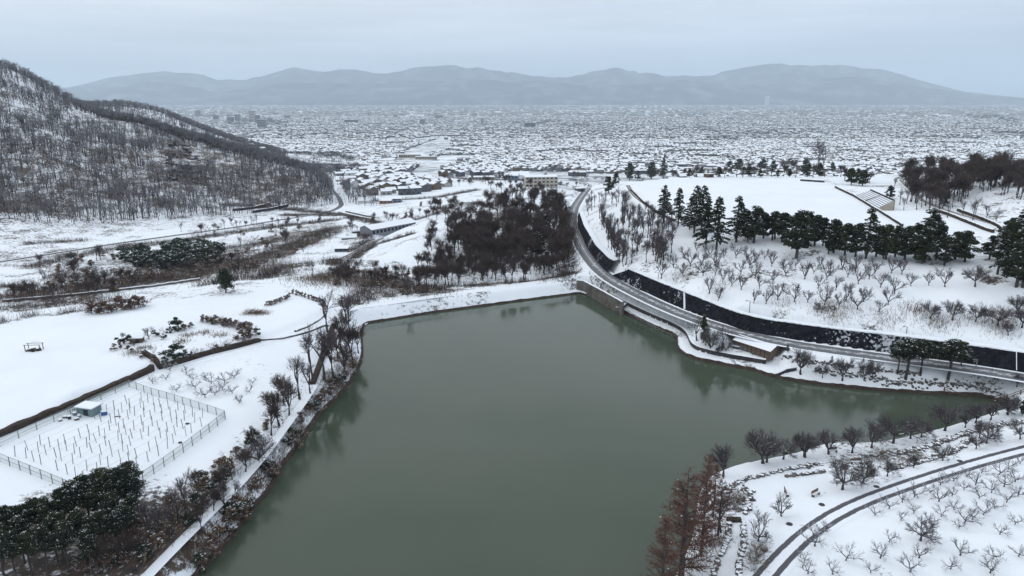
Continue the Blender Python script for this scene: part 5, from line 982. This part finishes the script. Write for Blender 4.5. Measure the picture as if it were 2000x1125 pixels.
def block_arrays(P, W_, D_, Hh, rot, wallm, roofm=5):
    n = len(P); c, s = np.cos(rot), np.sin(rot)
    def pt(a, b, z): return np.stack([P[:, 0] + a * c - b * s, P[:, 1] + a * s + b * c, P[:, 2] + z], 1)
    w, d = W_ / 2, D_ / 2; zb = np.full(n, -4.)
    V = np.stack([pt(-w, -d, zb), pt(w, -d, zb), pt(w, d, zb), pt(-w, d, zb), pt(-w, -d, Hh), pt(w, -d, Hh), pt(w, d, Hh), pt(-w, d, Hh)], 1).reshape(-1, 3); k = np.arange(n)[:, None, None] * 8
    f = np.array([[0, 1, 5, 4], [1, 2, 6, 5], [2, 3, 7, 6], [3, 0, 4, 7], [4, 5, 6, 7]]); F = (k + f[None]).reshape(-1, 4)
    return V, F, np.where(np.tile([0, 0, 0, 0, 1], (n, 1)) == 1, roofm, wallm[:, None]).reshape(-1)
def quadmesh(name, sets, mats):
    V = []; F = []; I = []; k = 0
    for v, f, i in sets: V.append(v); F.append(f + k); I.append(i); k += len(v)
    V = np.vstack(V); F = np.vstack(F); I = np.concatenate(I); me = bpy.data.meshes.new(name); tri = F[:, 2] == F[:, 3]
    ln = np.where(tri, 3, 4); st = np.r_[0, np.cumsum(ln)[:-1]]; flat = np.concatenate([f[:l] for f, l in zip(F, ln)]) if tri.any() else F.ravel()
    me.vertices.add(len(V)); me.vertices.foreach_set('co', V.astype(np.float32).ravel()); me.loops.add(len(flat)); me.loops.foreach_set('vertex_index', flat.astype(np.int32)); me.polygons.add(len(F)); me.polygons.foreach_set('loop_start', st.astype(np.int32)); me.update(calc_edges=True)
    for m in mats: me.materials.append(M[m])
    me.polygons.foreach_set('material_index', I.astype(np.int32)); me.update(); return me
M['w1'] = mat('wall_dark', (.10, .105, .12), .9); M['w2'] = mat('wall_grey', (.18, .185, .20), .9); M['w3'] = mat('wall_brown', (.14, .11, .09), .9); M['w4'] = mat('wall_pale', (.34, .33, .32), .9); M['w5'] = mat('tree_grey', (.07, .075, .075), .95)
CM = ['w1', 'w2', 'w3', 'w4', 'w5', 'snow']
def town_points(y0, y1, st, keep, hill_excl=True):
    gy = np.arange(y0, y1, st); out = []
    for y in gy:
        xw = .80 * y + 60; xs = np.arange(-xw, xw, st); out.append(np.c_[xs, np.full(len(xs), y)])
    P = np.vstack(out); a = (fbm(P[:, 0] / 500, P[:, 1] / 500, 2) - .5) * 2.2; P = P + rng.uniform(-.28, .28, P.shape) * st
    cl = fbm(P[:, 0] / 160 + 5, P[:, 1] / 160, 3); P_keep = (rng.random(len(P)) < keep) & (cl > .35); return P[P_keep], a[P_keep]
def openland(P):              # river meadow, schoolyard, roads left free
    x, y = P[:, 0], P[:, 1]; px, py, zc = px_of(np.c_[P, H(x, y)]); k = np.ones(len(P), bool)
    for poly in ([(790,345),(827,315),(865,303),(940,303),(900,315),(866,330),(862,350),(905,352),(900,362),(800,350)], [(790,295),(840,275),(885,268),(880,290),(830,302),(785,303)], [(640,425),(650,388),(840,388),(860,400),(700,430)], [(770,320),(775,300),(840,300),(845,320)], [(990,370),(985,335),(1110,335),(1120,375)]):
        k &= ~inside(px, py, poly)
    return k
sets = []; Pn, an = town_points(520, 3000, 13.6, .84); z = H(Pn[:, 0], Pn[:, 1]); px, py, zc = px_of(np.c_[Pn, z])
k = (z < -15.5) & openland(Pn) & (py < 390)
k &= ~((px < 700) & (py > 305) & (px < 628 + (py - 305) * .45)) & ~((px < 702) & (py < 335) & (py > 300)) & ((px > 350) | (py < 235)) & ~((px < 440) & (py > 262)) & ~((px > 880) & (px < 1180) & (py > 345)) & ~((px > 700) & (px < 860) & (py > 383))
D_, _, _ = line_field(Pn[:, 0], Pn[:, 1], RL['valley'][1]); k &= D_ > 9
k &= visible(Pn[:, 0], Pn[:, 1], z, 4)
Pn = Pn[k]; an = an[k]; z = z[k]; px, py, zc = px_of(np.c_[Pn, z]); inview = (px > 0) & (px < 2000)
n = len(Pn); W_ = np.where(rng.random(n) < .06, rng.uniform(14, 26, n), rng.uniform(6.5, 11, n)); D2 = rng.uniform(5.5, 8, n); Hh = np.where(rng.random(n) < .65, rng.uniform(4.6, 6, n), rng.uniform(2.8, 3.5, n)); RH = rng.uniform(1.0, 1.9, n); rot = an + rng.integers(0, 2, n) * math.pi / 2 + rng.normal(0, .08, n); wm = rng.choice(4, n, p=[.3, .3, .22, .18])
order = np.argsort(np.where(inview, zc, 1e9)); ind = order[:290]; rest = order[290:]; print('houses', n)
P3 = np.c_[Pn, z]; sets.append(house_arrays(P3[rest], W_[rest], D2[rest], Hh[rest], RH[rest], rot[rest], wm[rest]))
# individual houses: walls, roof, windows
hp = {}
def house_parts(key, w, d, h, rh, wall):
    mb = MB(); mb.box((0, 0, -1.5), (w, d, h + 1.5)); mb.face([(-w / 2, -d / 2, h), (-w / 2, d / 2, h), (-w / 2, 0, h + rh)]); mb.face([(w / 2, d / 2, h), (w / 2, -d / 2, h), (w / 2, 0, h + rh)]); a = mb.mesh('wall', [wall])
    mb = MB(); o = .5; t = .28
    for s in (-1, 1):
        p = [(-w / 2 - o, s * (d / 2 + o), h - .12), (w / 2 + o, s * (d / 2 + o), h - .12), (w / 2 + o, 0, h + rh + .1), (-w / 2 - o, 0, h + rh + .1)]; q = [(x, y, z + t) for x, y, z in p]
        if s > 0: p.reverse(); q.reverse()
        mb.face(q, 0); mb.face(p[::-1], 1); 
        for i in range(4): mb.face([p[i], p[(i + 1) % 4], q[(i + 1) % 4], q[i]], 1)
    b = mb.mesh('roof', ['snow', 'w1']); mb = MB(); mb.box((0, 0, 0), (1.5, .12, 1.1)); c = mb.mesh('window', ['dark']); hp[key] = (a, b, c, w, d, h)
for i in range(12): house_parts(i, rng.uniform(6.5, 11), rng.uniform(5.5, 8), [5.2, 3.2, 5.0][i % 3], rng.uniform(1.1, 1.9), ['w2', 'w4', 'w3', 'w1', 'greywall', 'white'][i % 6])
wn = {'w2': 'grey', 'w4': 'pale', 'w3': 'brown', 'w1': 'dark', 'greywall': 'slate grey', 'white': 'whitish'}
for j, i in enumerate(ind):
    kx = int(rng.integers(12)); a, b, c, w, d, h = hp[kx]; col_ = ['grey', 'pale', 'brown', 'dark', 'slate-grey', 'whitish'][kx % 6]; st_ = 'one-storey' if h < 4 else 'two-storey'
    root = empty('house', P3[i], f'small {col_}-walled {st_} house under a snowy roof in the village below the hill', 'house', f'{col_} {st_} village houses', rot[i])
    inst('wall', a, root); inst('roof', b, root)
    if j < 150:
        for s in (-1, 1):
            for x in (-.27, .2): inst('window', c, root, (x * w, s * (d / 2 + .0), 1.0), 0)
            if h > 4: inst('window', c, root, (-.05 * w, s * (d / 2), 3.4), 0)
# city beyond
Pf, af = town_points(3000, 7600, 32, .86); z = H(Pf[:, 0], Pf[:, 1]); k = visible(Pf[:, 0], Pf[:, 1], z, 6); Pf, af, z = Pf[k], af[k], z[k]; n = len(Pf)
sets.append(house_arrays(np.c_[Pf, z], rng.uniform(9, 24, n), rng.uniform(8, 14, n), rng.uniform(4, 10, n), rng.uniform(.8, 2, n), af + rng.integers(0, 2, n) * 1.571, rng.choice(4, n)))
Pg, ag = town_points(7600, 17000, 115, .8); z = H(Pg[:, 0], Pg[:, 1]); k = visible(Pg[:, 0], Pg[:, 1], z, 6); Pg, ag, z = Pg[k], ag[k], z[k]; n = len(Pg)
sets.append(block_arrays(np.c_[Pg, z], rng.uniform(30, 90, n), rng.uniform(15, 40, n), rng.uniform(5, 12, n), ag, rng.choice(4, n)))
me = quadmesh('town_houses', sets, CM); o = bpy.data.objects.new('town_houses', me); COL.objects.link(o); tag(o, kind='stuff'); print('town faces', len(me.polygons))
# street and garden trees of the town: dark clumps
ct = []; Pt = []
for y0, y1, nn, r_ in ((650, 1500, 900, 2.2), (1500, 3500, 1600, 4), (3500, 9000, 1300, 8)):
    y = rng.uniform(y0, y1, nn * 2); x = rng.uniform(-.8, .8, nn * 2) * y; f = fbm(x / 300 + 3, y / 300, 3); kk_ = np.argsort(-f + rng.normal(0, .12, len(f)))[:nn]; Pt.append(np.c_[x[kk_], y[kk_], np.full(nn, r_)])
Pt = np.vstack(Pt)
belts = [((1000,242),(1150,246)),((1290,252),(1440,262)),((1440,262),(1560,262)),((1385,272),(1440,274)),((1715,290),(1980,302)),((1740,300),(1980,300)),((1890,228),(1985,235)),((1945,262),(2000,262)),((1370,312),(1420,312)),((620,302),(690,308)),((1600,300),(1680,303)),((440,240),(560,240)),((880,330),(960,333)),((760,330),(790,300))]
for (xa, ya), (xb, yb) in belts:
    for t in np.linspace(0, 1, 46): p = hit(xa + (xb - xa) * t, ya + (yb - ya) * t + rng.normal(0, 2.2) + 2 * math.sin(t * 9)); Pt = np.vstack([Pt, [p[0] + rng.normal(0, 4), p[1] + rng.normal(0, 10), max(3, p[1] * .0022)]])
zt = H(Pt[:, 0], Pt[:, 1]); px, py, _ = px_of(np.c_[Pt[:, :2], zt]); k = (zt < -20) & visible(Pt[:, 0], Pt[:, 1], zt, 5) & openland(Pt[:, :2]); Pt = Pt[k]; zt = zt[k]
m_ = 40; base = np.repeat(Pt, m_, 0); zz_ = np.repeat(zt, m_); v = rng.normal(0, 1, (len(base), 3)); v /= np.linalg.norm(v, axis=1)[:, None]; v *= (rng.random(len(base)) ** .5)[:, None]
Q = np.c_[base[:, 0] + v[:, 0] * base[:, 2] * 1.5, base[:, 1] + v[:, 1] * base[:, 2] * 1.5, zz_ + base[:, 2] * .9 + v[:, 2] * base[:, 2] * .9]
V, F = quads(Q, base[:, 2] * .3, rng); tag(meshobj('town_treeline', V, F, 'w5'), kind='stuff')
# single larger buildings
def building(px, py, wpx, hpx, d, rz, wall, label, floors=3, cols=8, roof='snow', name='building', cat='building', gable=0):
    p = hit(px, py); k = ppm(p); w = wpx / k; h = hpx / k; root = empty(name, (p[0], p[1] + d / 2, p[2]), label, cat, None, rz)
    mb = MB(); mb.box((0, 0, -3), (w, d, h + 3)); mb.build('wall', [wall], root); mb = MB()
    if gable:
        for s in (-1, 1): mb.face([(-w / 2 - .6, s * (d / 2 + .6), h), (w / 2 + .6, s * (d / 2 + .6), h), (w / 2 + .6, 0, h + gable), (-w / 2 - .6, 0, h + gable)][::s])
        mb.face([(-w / 2, -d / 2, h), (-w / 2, 0, h + gable - .1), (-w / 2, d / 2, h)], 1); mb.face([(w / 2, -d / 2, h), (w / 2, d / 2, h), (w / 2, 0, h + gable - .1)], 1); mb.build('roof', [roof, wall], root)
    else: mb.box((0, 0, h + .05), (w + .6, d + .6, .4)); mb.build('roof', [roof], root)
    if floors:
        ww = w / cols * .62; wh = h / floors * .42; b2 = MB(); b2.box((0, 0, 0), (ww, .1, wh)); wme = b2.mesh('window', ['dark'])
        for f in range(floors):
            for c_ in range(cols): inst('window', wme, root, (-w / 2 + w * (c_ + .5) / cols, -d / 2 - .02, h * (f + .38) / floors))
    return root
building(1056,366,64,20,14,R(6),'cream','long cream school block with snow on its flat roof behind the dark wood',3,8,cat='school building')
building(1000,352,26,9,12,R(-8),'bluewall','blue-fronted hall beside the cream school block',1,4,cat='hall',gable=2)
building(1015,351,34,9,22,R(6),'white','broad white-roofed gymnasium beside the cream school block',0,0,cat='gymnasium',gable=3)
building(940,352,50,6,10,R(4),'cream','low cream building left of the blue-fronted hall',1,8)
building(800,309,42,7,14,R(2),'cream','long cream building with a row of dark windows below the snowy meadow',1,10)
building(832,312,42,6,12,R(2),'cream','pale long building beside the snowy meadow river',1,9)
building(935,300,26,5,14,0,'w3','brown flat building in the town beyond the meadow',1,6)
building(1110,308,34,4,14,0,'cream','low yellowish warehouse in the town',0,0)
building(1035,250,21,10,24,R(10),'w1','dark square office block standing out in the middle of the town',4,6)
building(825,243,10,10,18,0,'w2','grey apartment tower in the town left of the centre',5,3)
building(942,243,6,12,15,0,'w4','pale slim apartment tower in the middle of the town',5,2)
building(686,241,26,7,26,0,'w1','wide dark hospital block in the distant town',3,8)
building(710,263,30,5,24,0,'w2','wide low grey store in the town',1,6)
building(550,264,24,4,24,0,'w1','wide dark low store near the left edge of the town',1,6)
building(857,232,16,7,24,0,'w2','distant grey block in the town',3,5)
building(772,230,8,6,20,0,'w2','small distant grey tower in the town',3,3)
for i, (x, y, w, h) in enumerate([(464,238,10,14),(493,237,12,20),(503,240,8,15),(511,252,16,18),(478,240,12,10),(450,238,12,9),(527,238,10,8),(540,240,14,6),(421,235,10,10),(386,228,10,12),(600,236,14,6),(560,232,10,6)]):
    building(x, y, w, h, 24, rng.normal(0, .2), ['w2', 'w4', 'w1'][i % 3], f'{["grey", "pale", "dark"][i % 3]} tower block in the hazy downtown cluster, number {["one","two","three","four","five","six","seven","eight","nine","ten","eleven","twelve"][i]} of the cluster', 4, 3)
building(1498,206,8,18,40,0,'w4','very distant pale tower rising from the plain before the mountains',0,0)
building(756,456,112,14,9.5,R(50),'greywall','long low shed with a snowy roof beside the bend of the dirt road',1,12,gable=1.7,cat='shed',name='long_shed')
building(665,492,24,7,7,R(4),'w1','small open cabin with a white snowy roof in the valley yard',1,3,gable=.6,cat='cabin',name='cabin')
building(678,468,28,3,9,R(12),'w2','low snow-roofed store shed beside the valley yard',0,0,cat='shed',name='store_shed')
building(700,455,30,3,8,R(18),'w2','narrow snow-roofed lean-to below the bridge',0,0,cat='shed',name='store_shed')
building(712,397,26,5,10,R(3),'white','greenhouse-like snowy hall at the village edge',0,0,cat='hall',gable=2)
building(752,398,22,6,9,R(3),'orange','pinkish-orange house front at the village edge',1,3,gable=1.6,cat='house',name='house')
building(775,396,16,8,8,R(3),'bluewall','blue-grey two-storey house at the village edge',2,2,gable=1.4,cat='house',name='house')
building(667,357,22,5,9,R(-6),'orange','orange-brown walled house near the road bend in the village',1,4,gable=1.5,cat='house',name='house')
# bridge over the river
def bridge():
    a, b = U(668, 417, -12.2), U(768, 436, -11.2); d = b - a; L_ = np.linalg.norm(d[:2]); rz = math.atan2(d[1], d[0]); root = empty('road_bridge', (a + b) / 2, 'grey concrete road bridge crossing the valley below the village', 'bridge', None, rz)
    mb = MB(); mb.box((0, 0, -.9), (L_, 5.5, .9)); mb.build('deck', ['concrete'], root); mb = MB(); mb.box((0, 0, .02), (L_, 4.6, .1)); mb.build('roadway', ['snow'], root)
    for s in (-1, 1): mb = MB(); mb.box((0, s * 2.6, 0), (L_, .25, .9)); mb.build('parapet', ['concrete'], root)
    for t in (-.3, 0, .3): mb = MB(); mb.box((t * L_, 0, -6), (1, 4, 5.1)); mb.build('pier', ['concrete'], root)
bridge()
# lakeside hut
def hut():
    a = U(1435, 668, 3.6); b = U(1503, 690, 3.6); d = b - a; L_ = np.linalg.norm(d[:2]); rz = math.atan2(d[1], d[0]); c = (a + b) / 2; n = np.array([-math.sin(rz), math.cos(rz)]); w = 4.2; g = float(H(c[0] + n[0] * 2, c[1] + n[1] * 2)); g = min(g, 2.6)
    root = empty('lakeside_hut', (c[0] + n[0] * w / 2, c[1] + n[1] * w / 2, g), 'low brown wooden hut with a snow-covered roof by the lake park', 'hut', None, rz); h = 1.9
    mb = MB(); mb.box((0, 0, -.5), (L_, w, h + .5)); mb.build('wall', ['w3'], root)
    mb = MB(); o = .4
    for s in (-1, 1): mb.face([(-L_ / 2 - o, s * (w / 2 + o), h), (L_ / 2 + o, s * (w / 2 + o), h), (L_ / 2 + o, 0, h + .95), (-L_ / 2 - o, 0, h + .95)][::-s]); mb.box((0, s * (w / 2 + o), h - .15), (L_ + 2 * o, .1, .2), 1)
    for s in (-1, 1): mb.face([(s * L_ / 2, -w / 2, h), (s * L_ / 2, w / 2, h), (s * L_ / 2, 0, h + .9)], 1)
    mb.build('roof', ['snow', 'wood'], root)
    b2 = MB(); b2.box((0, 0, 0), (.14, .06, h)); pm = b2.mesh('post', ['wallstone'])
    for i in range(9): inst('post', pm, root, (-L_ / 2 + L_ * i / 8, -w / 2 - .03, 0))
hut()
# spectator stand
def stand():
    c = [U(*p) for p in [(1668, 382, 20.2), (1713, 409, 20.2), (1747, 393, 23.5), (1700, 372, 23.5)]]; root = empty('spectator_stand', c[0], 'concrete spectator stand with snow-lined bench rows at the sports ground', 'grandstand'); c = [p - c[0] for p in c]; n = 7
    def lerp(a, b, t): return a + (b - a) * t
    for i in range(n):
        t0, t1 = i / n, (i + 1) / n; a0, b0 = lerp(c[0], c[3], t0), lerp(c[1], c[2], t0); a1, b1 = lerp(c[0], c[3], t1), lerp(c[1], c[2], t1); z = a1[2]
        mb = MB(); q = [a0, b0, b1, a1]; q = [np.array([p[0], p[1], z]) for p in q]; lo = [np.array([p[0], p[1], a0[2] - .6]) for p in q]
        f = [lerp(q[0], q[3], .3), lerp(q[1], q[2], .3)]
        mb.face([q[0], q[1], f[1], f[0]], 2); mb.face([f[0], f[1], q[2], q[3]], 0); md = [a_ + (b_ - a_) * np.array([0, 0, .45]) for a_, b_ in ((np.array([lo[0][0], lo[0][1], a0[2]]), np.array([q[0][0], q[0][1], z])), (np.array([lo[1][0], lo[1][1], a0[2]]), np.array([q[1][0], q[1][1], z])))]; md = [np.array([q[k_][0], q[k_][1], a0[2] + .4 * (z - a0[2])]) for k_ in (0, 1)]; mb.face([lo[0], lo[1], md[1], md[0]], 3); mb.face([md[0], md[1], q[1], q[0]], 0); mb.face([lo[1], lo[2], q[2], q[1]], 1); mb.face([lo[0], q[0], q[3], lo[3]], 1); mb.build('seat_row', ['snow', 'concrete', 'snow', 'wallstone'], root)
    mb = MB(); p = lerp(c[3], c[2], .5); d = c[2] - c[3]; L_ = np.linalg.norm(d[:2]); mb.box((p[0], p[1], -1), (L_, .4, c[2][2] + 1.5), 0, math.atan2(d[1], d[0])); mb.build('back_wall', ['wallstone'], root)
    e = lerp(c[1], c[2], .5); d = c[2] - c[1]; mb = MB(); nn_ = np.array([d[1], -d[0], 0]) / np.linalg.norm(d[:2]) * .15; dn = np.array([0, 0, 1.]); mb.face([c[1] + nn_ - dn, c[2] * [1, 1, 0] + nn_ - dn, c[2] + nn_ + dn * .5, c[1] + nn_ + dn * .3]); mb.face([c[1] - nn_ - dn, c[2] * [1, 1, 0] - nn_ - dn, c[2] - nn_ + dn * .5, c[1] - nn_ + dn * .3][::-1]); mb.face([c[1] + nn_ + dn * .3, c[2] + nn_ + dn * .5, c[2] - nn_ + dn * .5, c[1] - nn_ + dn * .3]); mb.build('side_wall', ['cream'], root)
    mb = MB(); s0 = lerp(c[0], c[1], .5); s1 = lerp(c[3], c[2], .5); mb.bar(s0 + [0, 0, .45], s1 + [0, 0, .1], .3); mb.build('stair', ['concrete'], root)
stand()
wall('ground_wall', PZ([(1631, 366), (1668, 384), (1713, 411), (1763, 442)], 20.1), -.3, .9, .4, 'low dark wall between the sports ground and the stand', m='brownwall')
wall('ground_wall', PZ([(1563, 353), (1610, 356)], 20.1), -.2, .9, .4, 'short dark fence wall at the far corner of the sports ground', m='wallstone')
wall('kerb_wall', PX([(1232, 372), (1256, 396), (1290, 420), (1318, 432)]), -.2, .45, .5, 'brown edging of the path curving up to the sports ground', m='brownwall', cap='brownwall')
wall('terrace_wall', PX([(1835, 415), (1880, 432), (1940, 455)]), -.2, 1.0, .6, 'dark stepped terrace wall below the wooded hill', m='brownwall')
wall('terrace_wall', PX([(1870, 412), (1920, 430), (1960, 452)]), -.2, 1.0, .6, 'second dark terrace wall nearer the wood', m='brownwall')
wall('slope_wall', PX([(455, 412), (495, 408), (526, 400)]), -.3, 1.6, .8, 'upper dark retaining strip on the cut slope over the valley road', m='wallstone')
wall('slope_wall', PX([(494, 416), (530, 411), (562, 403)]), -.3, 1.8, .8, 'lower dark retaining strip on the cut slope over the valley road', m='wallstone')
wall('river_wall', PX([(5, 590), (150, 577), (295, 561), (391, 547)]), -.3, .7, .5, 'thin snowy river wall across the left valley', m='concrete')
# vineyard shed, boxes and clutter
def small_shed(px, py, w, d, h, rz, wallm, label, name='garden_shed', cat='shed', open_=False):
    p = hit(px, py); root = empty(name, p, label, cat, None, rz); mb = MB(); mb.box((0, 0, -.2), (w, d, h + .2)); mb.build('wall', [wallm], root)
    mb = MB(); mb.box((0, 0, h + .01), (w + .5, d + .5, .08), 1, top=0); mb.box((0, 0, h + .1), (w + .4, d + .4, .14), 0); mb.build('roof', ['snow', 'metal'], root)
    mb = MB(); mb.box((w * .1, -d / 2 - .03, 0), (w * .3, .06, h * .8)); mb.build('door', ['dark'], root)
small_shed(175, 806, 3.3, 2.2, 1.35, R(-14), 'teal', 'teal-walled shed with a snowy roof in the vineyard plot')
small_shed(268, 668, 2.6, 1.8, 1.1, R(10), 'wood', 'small brown shed in the walled garden')
small_shed(1132, 374, 5.5, 4, 2.2, R(20), 'w1', 'small dark-fronted hut with snowy roof by the road end')
small_shed(1384, 346, 4.0, 3, 1.7, R(20), 'wood', 'tiny snow-roofed kiosk behind the sports ground')
def boxthing(px, py, sz, m, label, name, cat, rz=0, top='snow'):
    p = hit(px, py); root = empty(name, p, label, cat, None, rz); mb = MB(); mb.box((0, 0, -.1), (sz[0], sz[1], sz[2] + .1)); mb.box((0, -sz[1] / 2 - .02, sz[2] * .6), (sz[0] * .98, .05, .05)); mb.build('body', [m], root)
    if top: mb = MB(); mb.box((0, 0, sz[2] + .005), (sz[0] * 1.02, sz[1] * 1.02, .1)); mb.build('snow_cover', [top], root)
boxthing(204, 810, (.9, .8, .7), 'blue', 'blue box with a snow lid beside the teal shed', 'storage_box', 'box', .4)
for i, (x, y, s, m, l) in enumerate([(128,816,(.7,.5,.3),'concrete','grey crate at the far side of the clutter by the teal shed'),(136,818,(.5,.5,.5),'dark','dark drum-sized crate amid the clutter'),(150,820,(.7,.4,.3),'bushr','reddish crate nearest the vineyard posts'),(155,815,(.5,.4,.4),'metal','metal crate between the reddish crate and the shed'),(118,822,(.6,.5,.25),'wood','flat brown crate lowest in the clutter'),(146,811,(.6,.5,.5),'bluewall','blue-grey crate just below the rack')]): boxthing(x, y, s, m, l, 'crate', 'crate', i * .5)
boxthing(230, 814, (1.1, .15, .12), 'wood', 'dark plank lying in the snow right of the blue box', 'loose_plank', 'plank', .1, None)
boxthing(366, 828, (.6, .4, .15), 'dark', 'dark flat stone in the snow at the far vineyard end', 'flat_stone', 'stone', 0, None)
boxthing(352, 865, (.5, .4, .15), 'dark', 'dark flat stone in the snow beside the pond-side fence', 'flat_stone', 'stone', 0, None)
def rack():
    p = hit(142, 806); root = empty('tool_rack', p, 'dark slatted rack standing beside the teal shed', 'rack', None, R(25)); b2 = MB(); b2.box((0, 0, 0), (.06, .06, 1.3)); pm = b2.mesh('post', ['dark'])
    for x in (-.7, -.35, 0, .35, .7): inst('post', pm, root, (x, 0, 0))
    mb = MB(); mb.box((0, 0, 1.25), (1.6, .1, .08)); mb.build('top_rail', ['dark'], root); mb = MB(); mb.box((0, 0, .5), (1.6, .1, .06)); mb.build('middle_rail', ['dark'], root)
rack()
def frame():
    p = hit(67, 684); root = empty('field_frame', p, 'small pole frame over a dark heap alone in the big snowfield', 'frame', None, R(5)); b2 = MB(); b2.box((0, 0, -.1), (.12, .12, 1.5)); pm = b2.mesh('post', ['wood'])
    for x, y in ((-1.5, -.6), (1.5, -.6), (-1.5, .7), (1.5, .7)): inst('post', pm, root, (x, y, 0))
    for y in (-.6, .7): mb = MB(); mb.box((0, y, 1.35), (3.6, .12, .12), top=1); mb.build('beam', ['wood', 'snow'], root)
    p = hit(66, 685); root = empty('compost_heap', p, 'dark brown heap lying under the pole frame', 'heap'); mb = MB()
    for i in range(26): a = rng.normal(0, .55, 2) * [1.4, .7]; mb.box((a[0], a[1], -.1), (.6, .5, .35 + .35 * rng.random()), 0, rng.random() * 3, top=1 if rng.random() < .3 else 0)
    mb.build('heap', ['brownwall', 'snow'], root)
frame()
def bench(px, py, rz, label):
    p = hit(px, py); root = empty('park_bench', p, label, 'bench', None, rz); mb = MB(); mb.box((0, 0, .4), (1.7, .45, .07), top=1); mb.build('seat', ['wood', 'snow'], root)
    mb = MB(); mb.box((0, .22, .5), (1.7, .06, .4)); mb.build('backrest', ['wood'], root)
    b2 = MB(); b2.box((0, 0, -.1), (.1, .4, .5)); lm = b2.mesh('leg', ['wallstone'])
    for x in (-.7, .7): inst('leg', lm, root, (x, 0, 0))
bench(1593, 968, R(35), 'brown bench with snow on the lawn below the cherry trees'); bench(1626, 884, R(10), 'low snowy bench under the shore cherry trees'); bench(1672, 906, R(0), 'low bench half hidden behind the cherry trees'); bench(1536, 966, R(80), 'small dark bench near the thin young tree')
for i, (x, y, l) in enumerate([(1542,1024,'dark manhole cover left of the road above the bend'),(1605,986,'dark manhole cover in the snow below the brown bench'),(1494,1075,'dark manhole cover low beside the road bend'),(1712,951,'dark manhole cover on the verge of the upper road'),(1875,901,'dark manhole cover on the verge near the right end')]):
    p = hit(x, y); root = empty('manhole_cover', p, l, 'manhole cover'); mb = MB(); k = 12; mb.face([(math.cos(t * 6.283 / k) * .42, math.sin(t * 6.283 / k) * .42, .06) for t in range(k)]); mb.build('lid', ['dark'], root); mb = MB()
    for t in range(k): a, b = t * 6.283 / k, (t + 1) * 6.283 / k; mb.face([(math.cos(a) * .5, math.sin(a) * .5, -.1), (math.cos(b) * .5, math.sin(b) * .5, -.1), (math.cos(b) * .42, math.sin(b) * .42, .07), (math.cos(a) * .42, math.sin(a) * .42, .07)])
    mb.build('rim', ['concrete'], root)
def plank_bridge():
    p = U(1434, 1019, 1.9); root = empty('footbridge', p, 'small brown footbridge block across the sunken path', 'footbridge', None, R(-4)); pm = MB(); pm.box((0, 0, 0), (.36, 1.1, .12)); me = pm.mesh('plank', ['brownwall'])
    for i in range(5): inst('plank', me, root, (-.8 + i * .4, 0, .35 + .01 * (i % 2)))
    mb = MB(); mb.box((0, 0, -.8), (2.1, .9, 1.1)); mb.build('abutment', ['brownwall'], root)
plank_bridge()
# rock outcrop on the hill
def outcrop():
    tops = []
    for (x, y, s) in [(345,268,4),(352,285,6),(340,300,6),(365,300,6),(380,318,6),(335,322,6),(360,330,7),(385,338,6),(350,345,6),(372,352,5),(330,300,5),(395,312,5)]:
        for _ in range(5): p = hit(x + rng.normal(0, 7), y + rng.normal(0, 7)); tops.append((p, s * (.4 + .5 * rng.random())))
    o0 = tops[0][0]; root = empty('rock_outcrop', o0, 'dark rocky outcrop flecked with snow near the hill crest', 'rock outcrop'); V = []; F = []; I = []; k = 0; mb = MB()
    for p, s in tops:
        a = rng.random() * 6.28
        for j in range(3): q = p - o0 + rng.normal(0, s * .4, 3) * [1, 1, .3]; mb.box((q[0], q[1], q[2] - 1.5), (s * (.3 + .5 * rng.random()), s * .5, 1.5 + s * .35 * rng.random()), 0, a + rng.normal(0, .5), top=1 if rng.random() < .55 else 0)
    tag(mb.build('rocks', ['wallstone', 'snow'], root), kind='stuff')
outcrop()
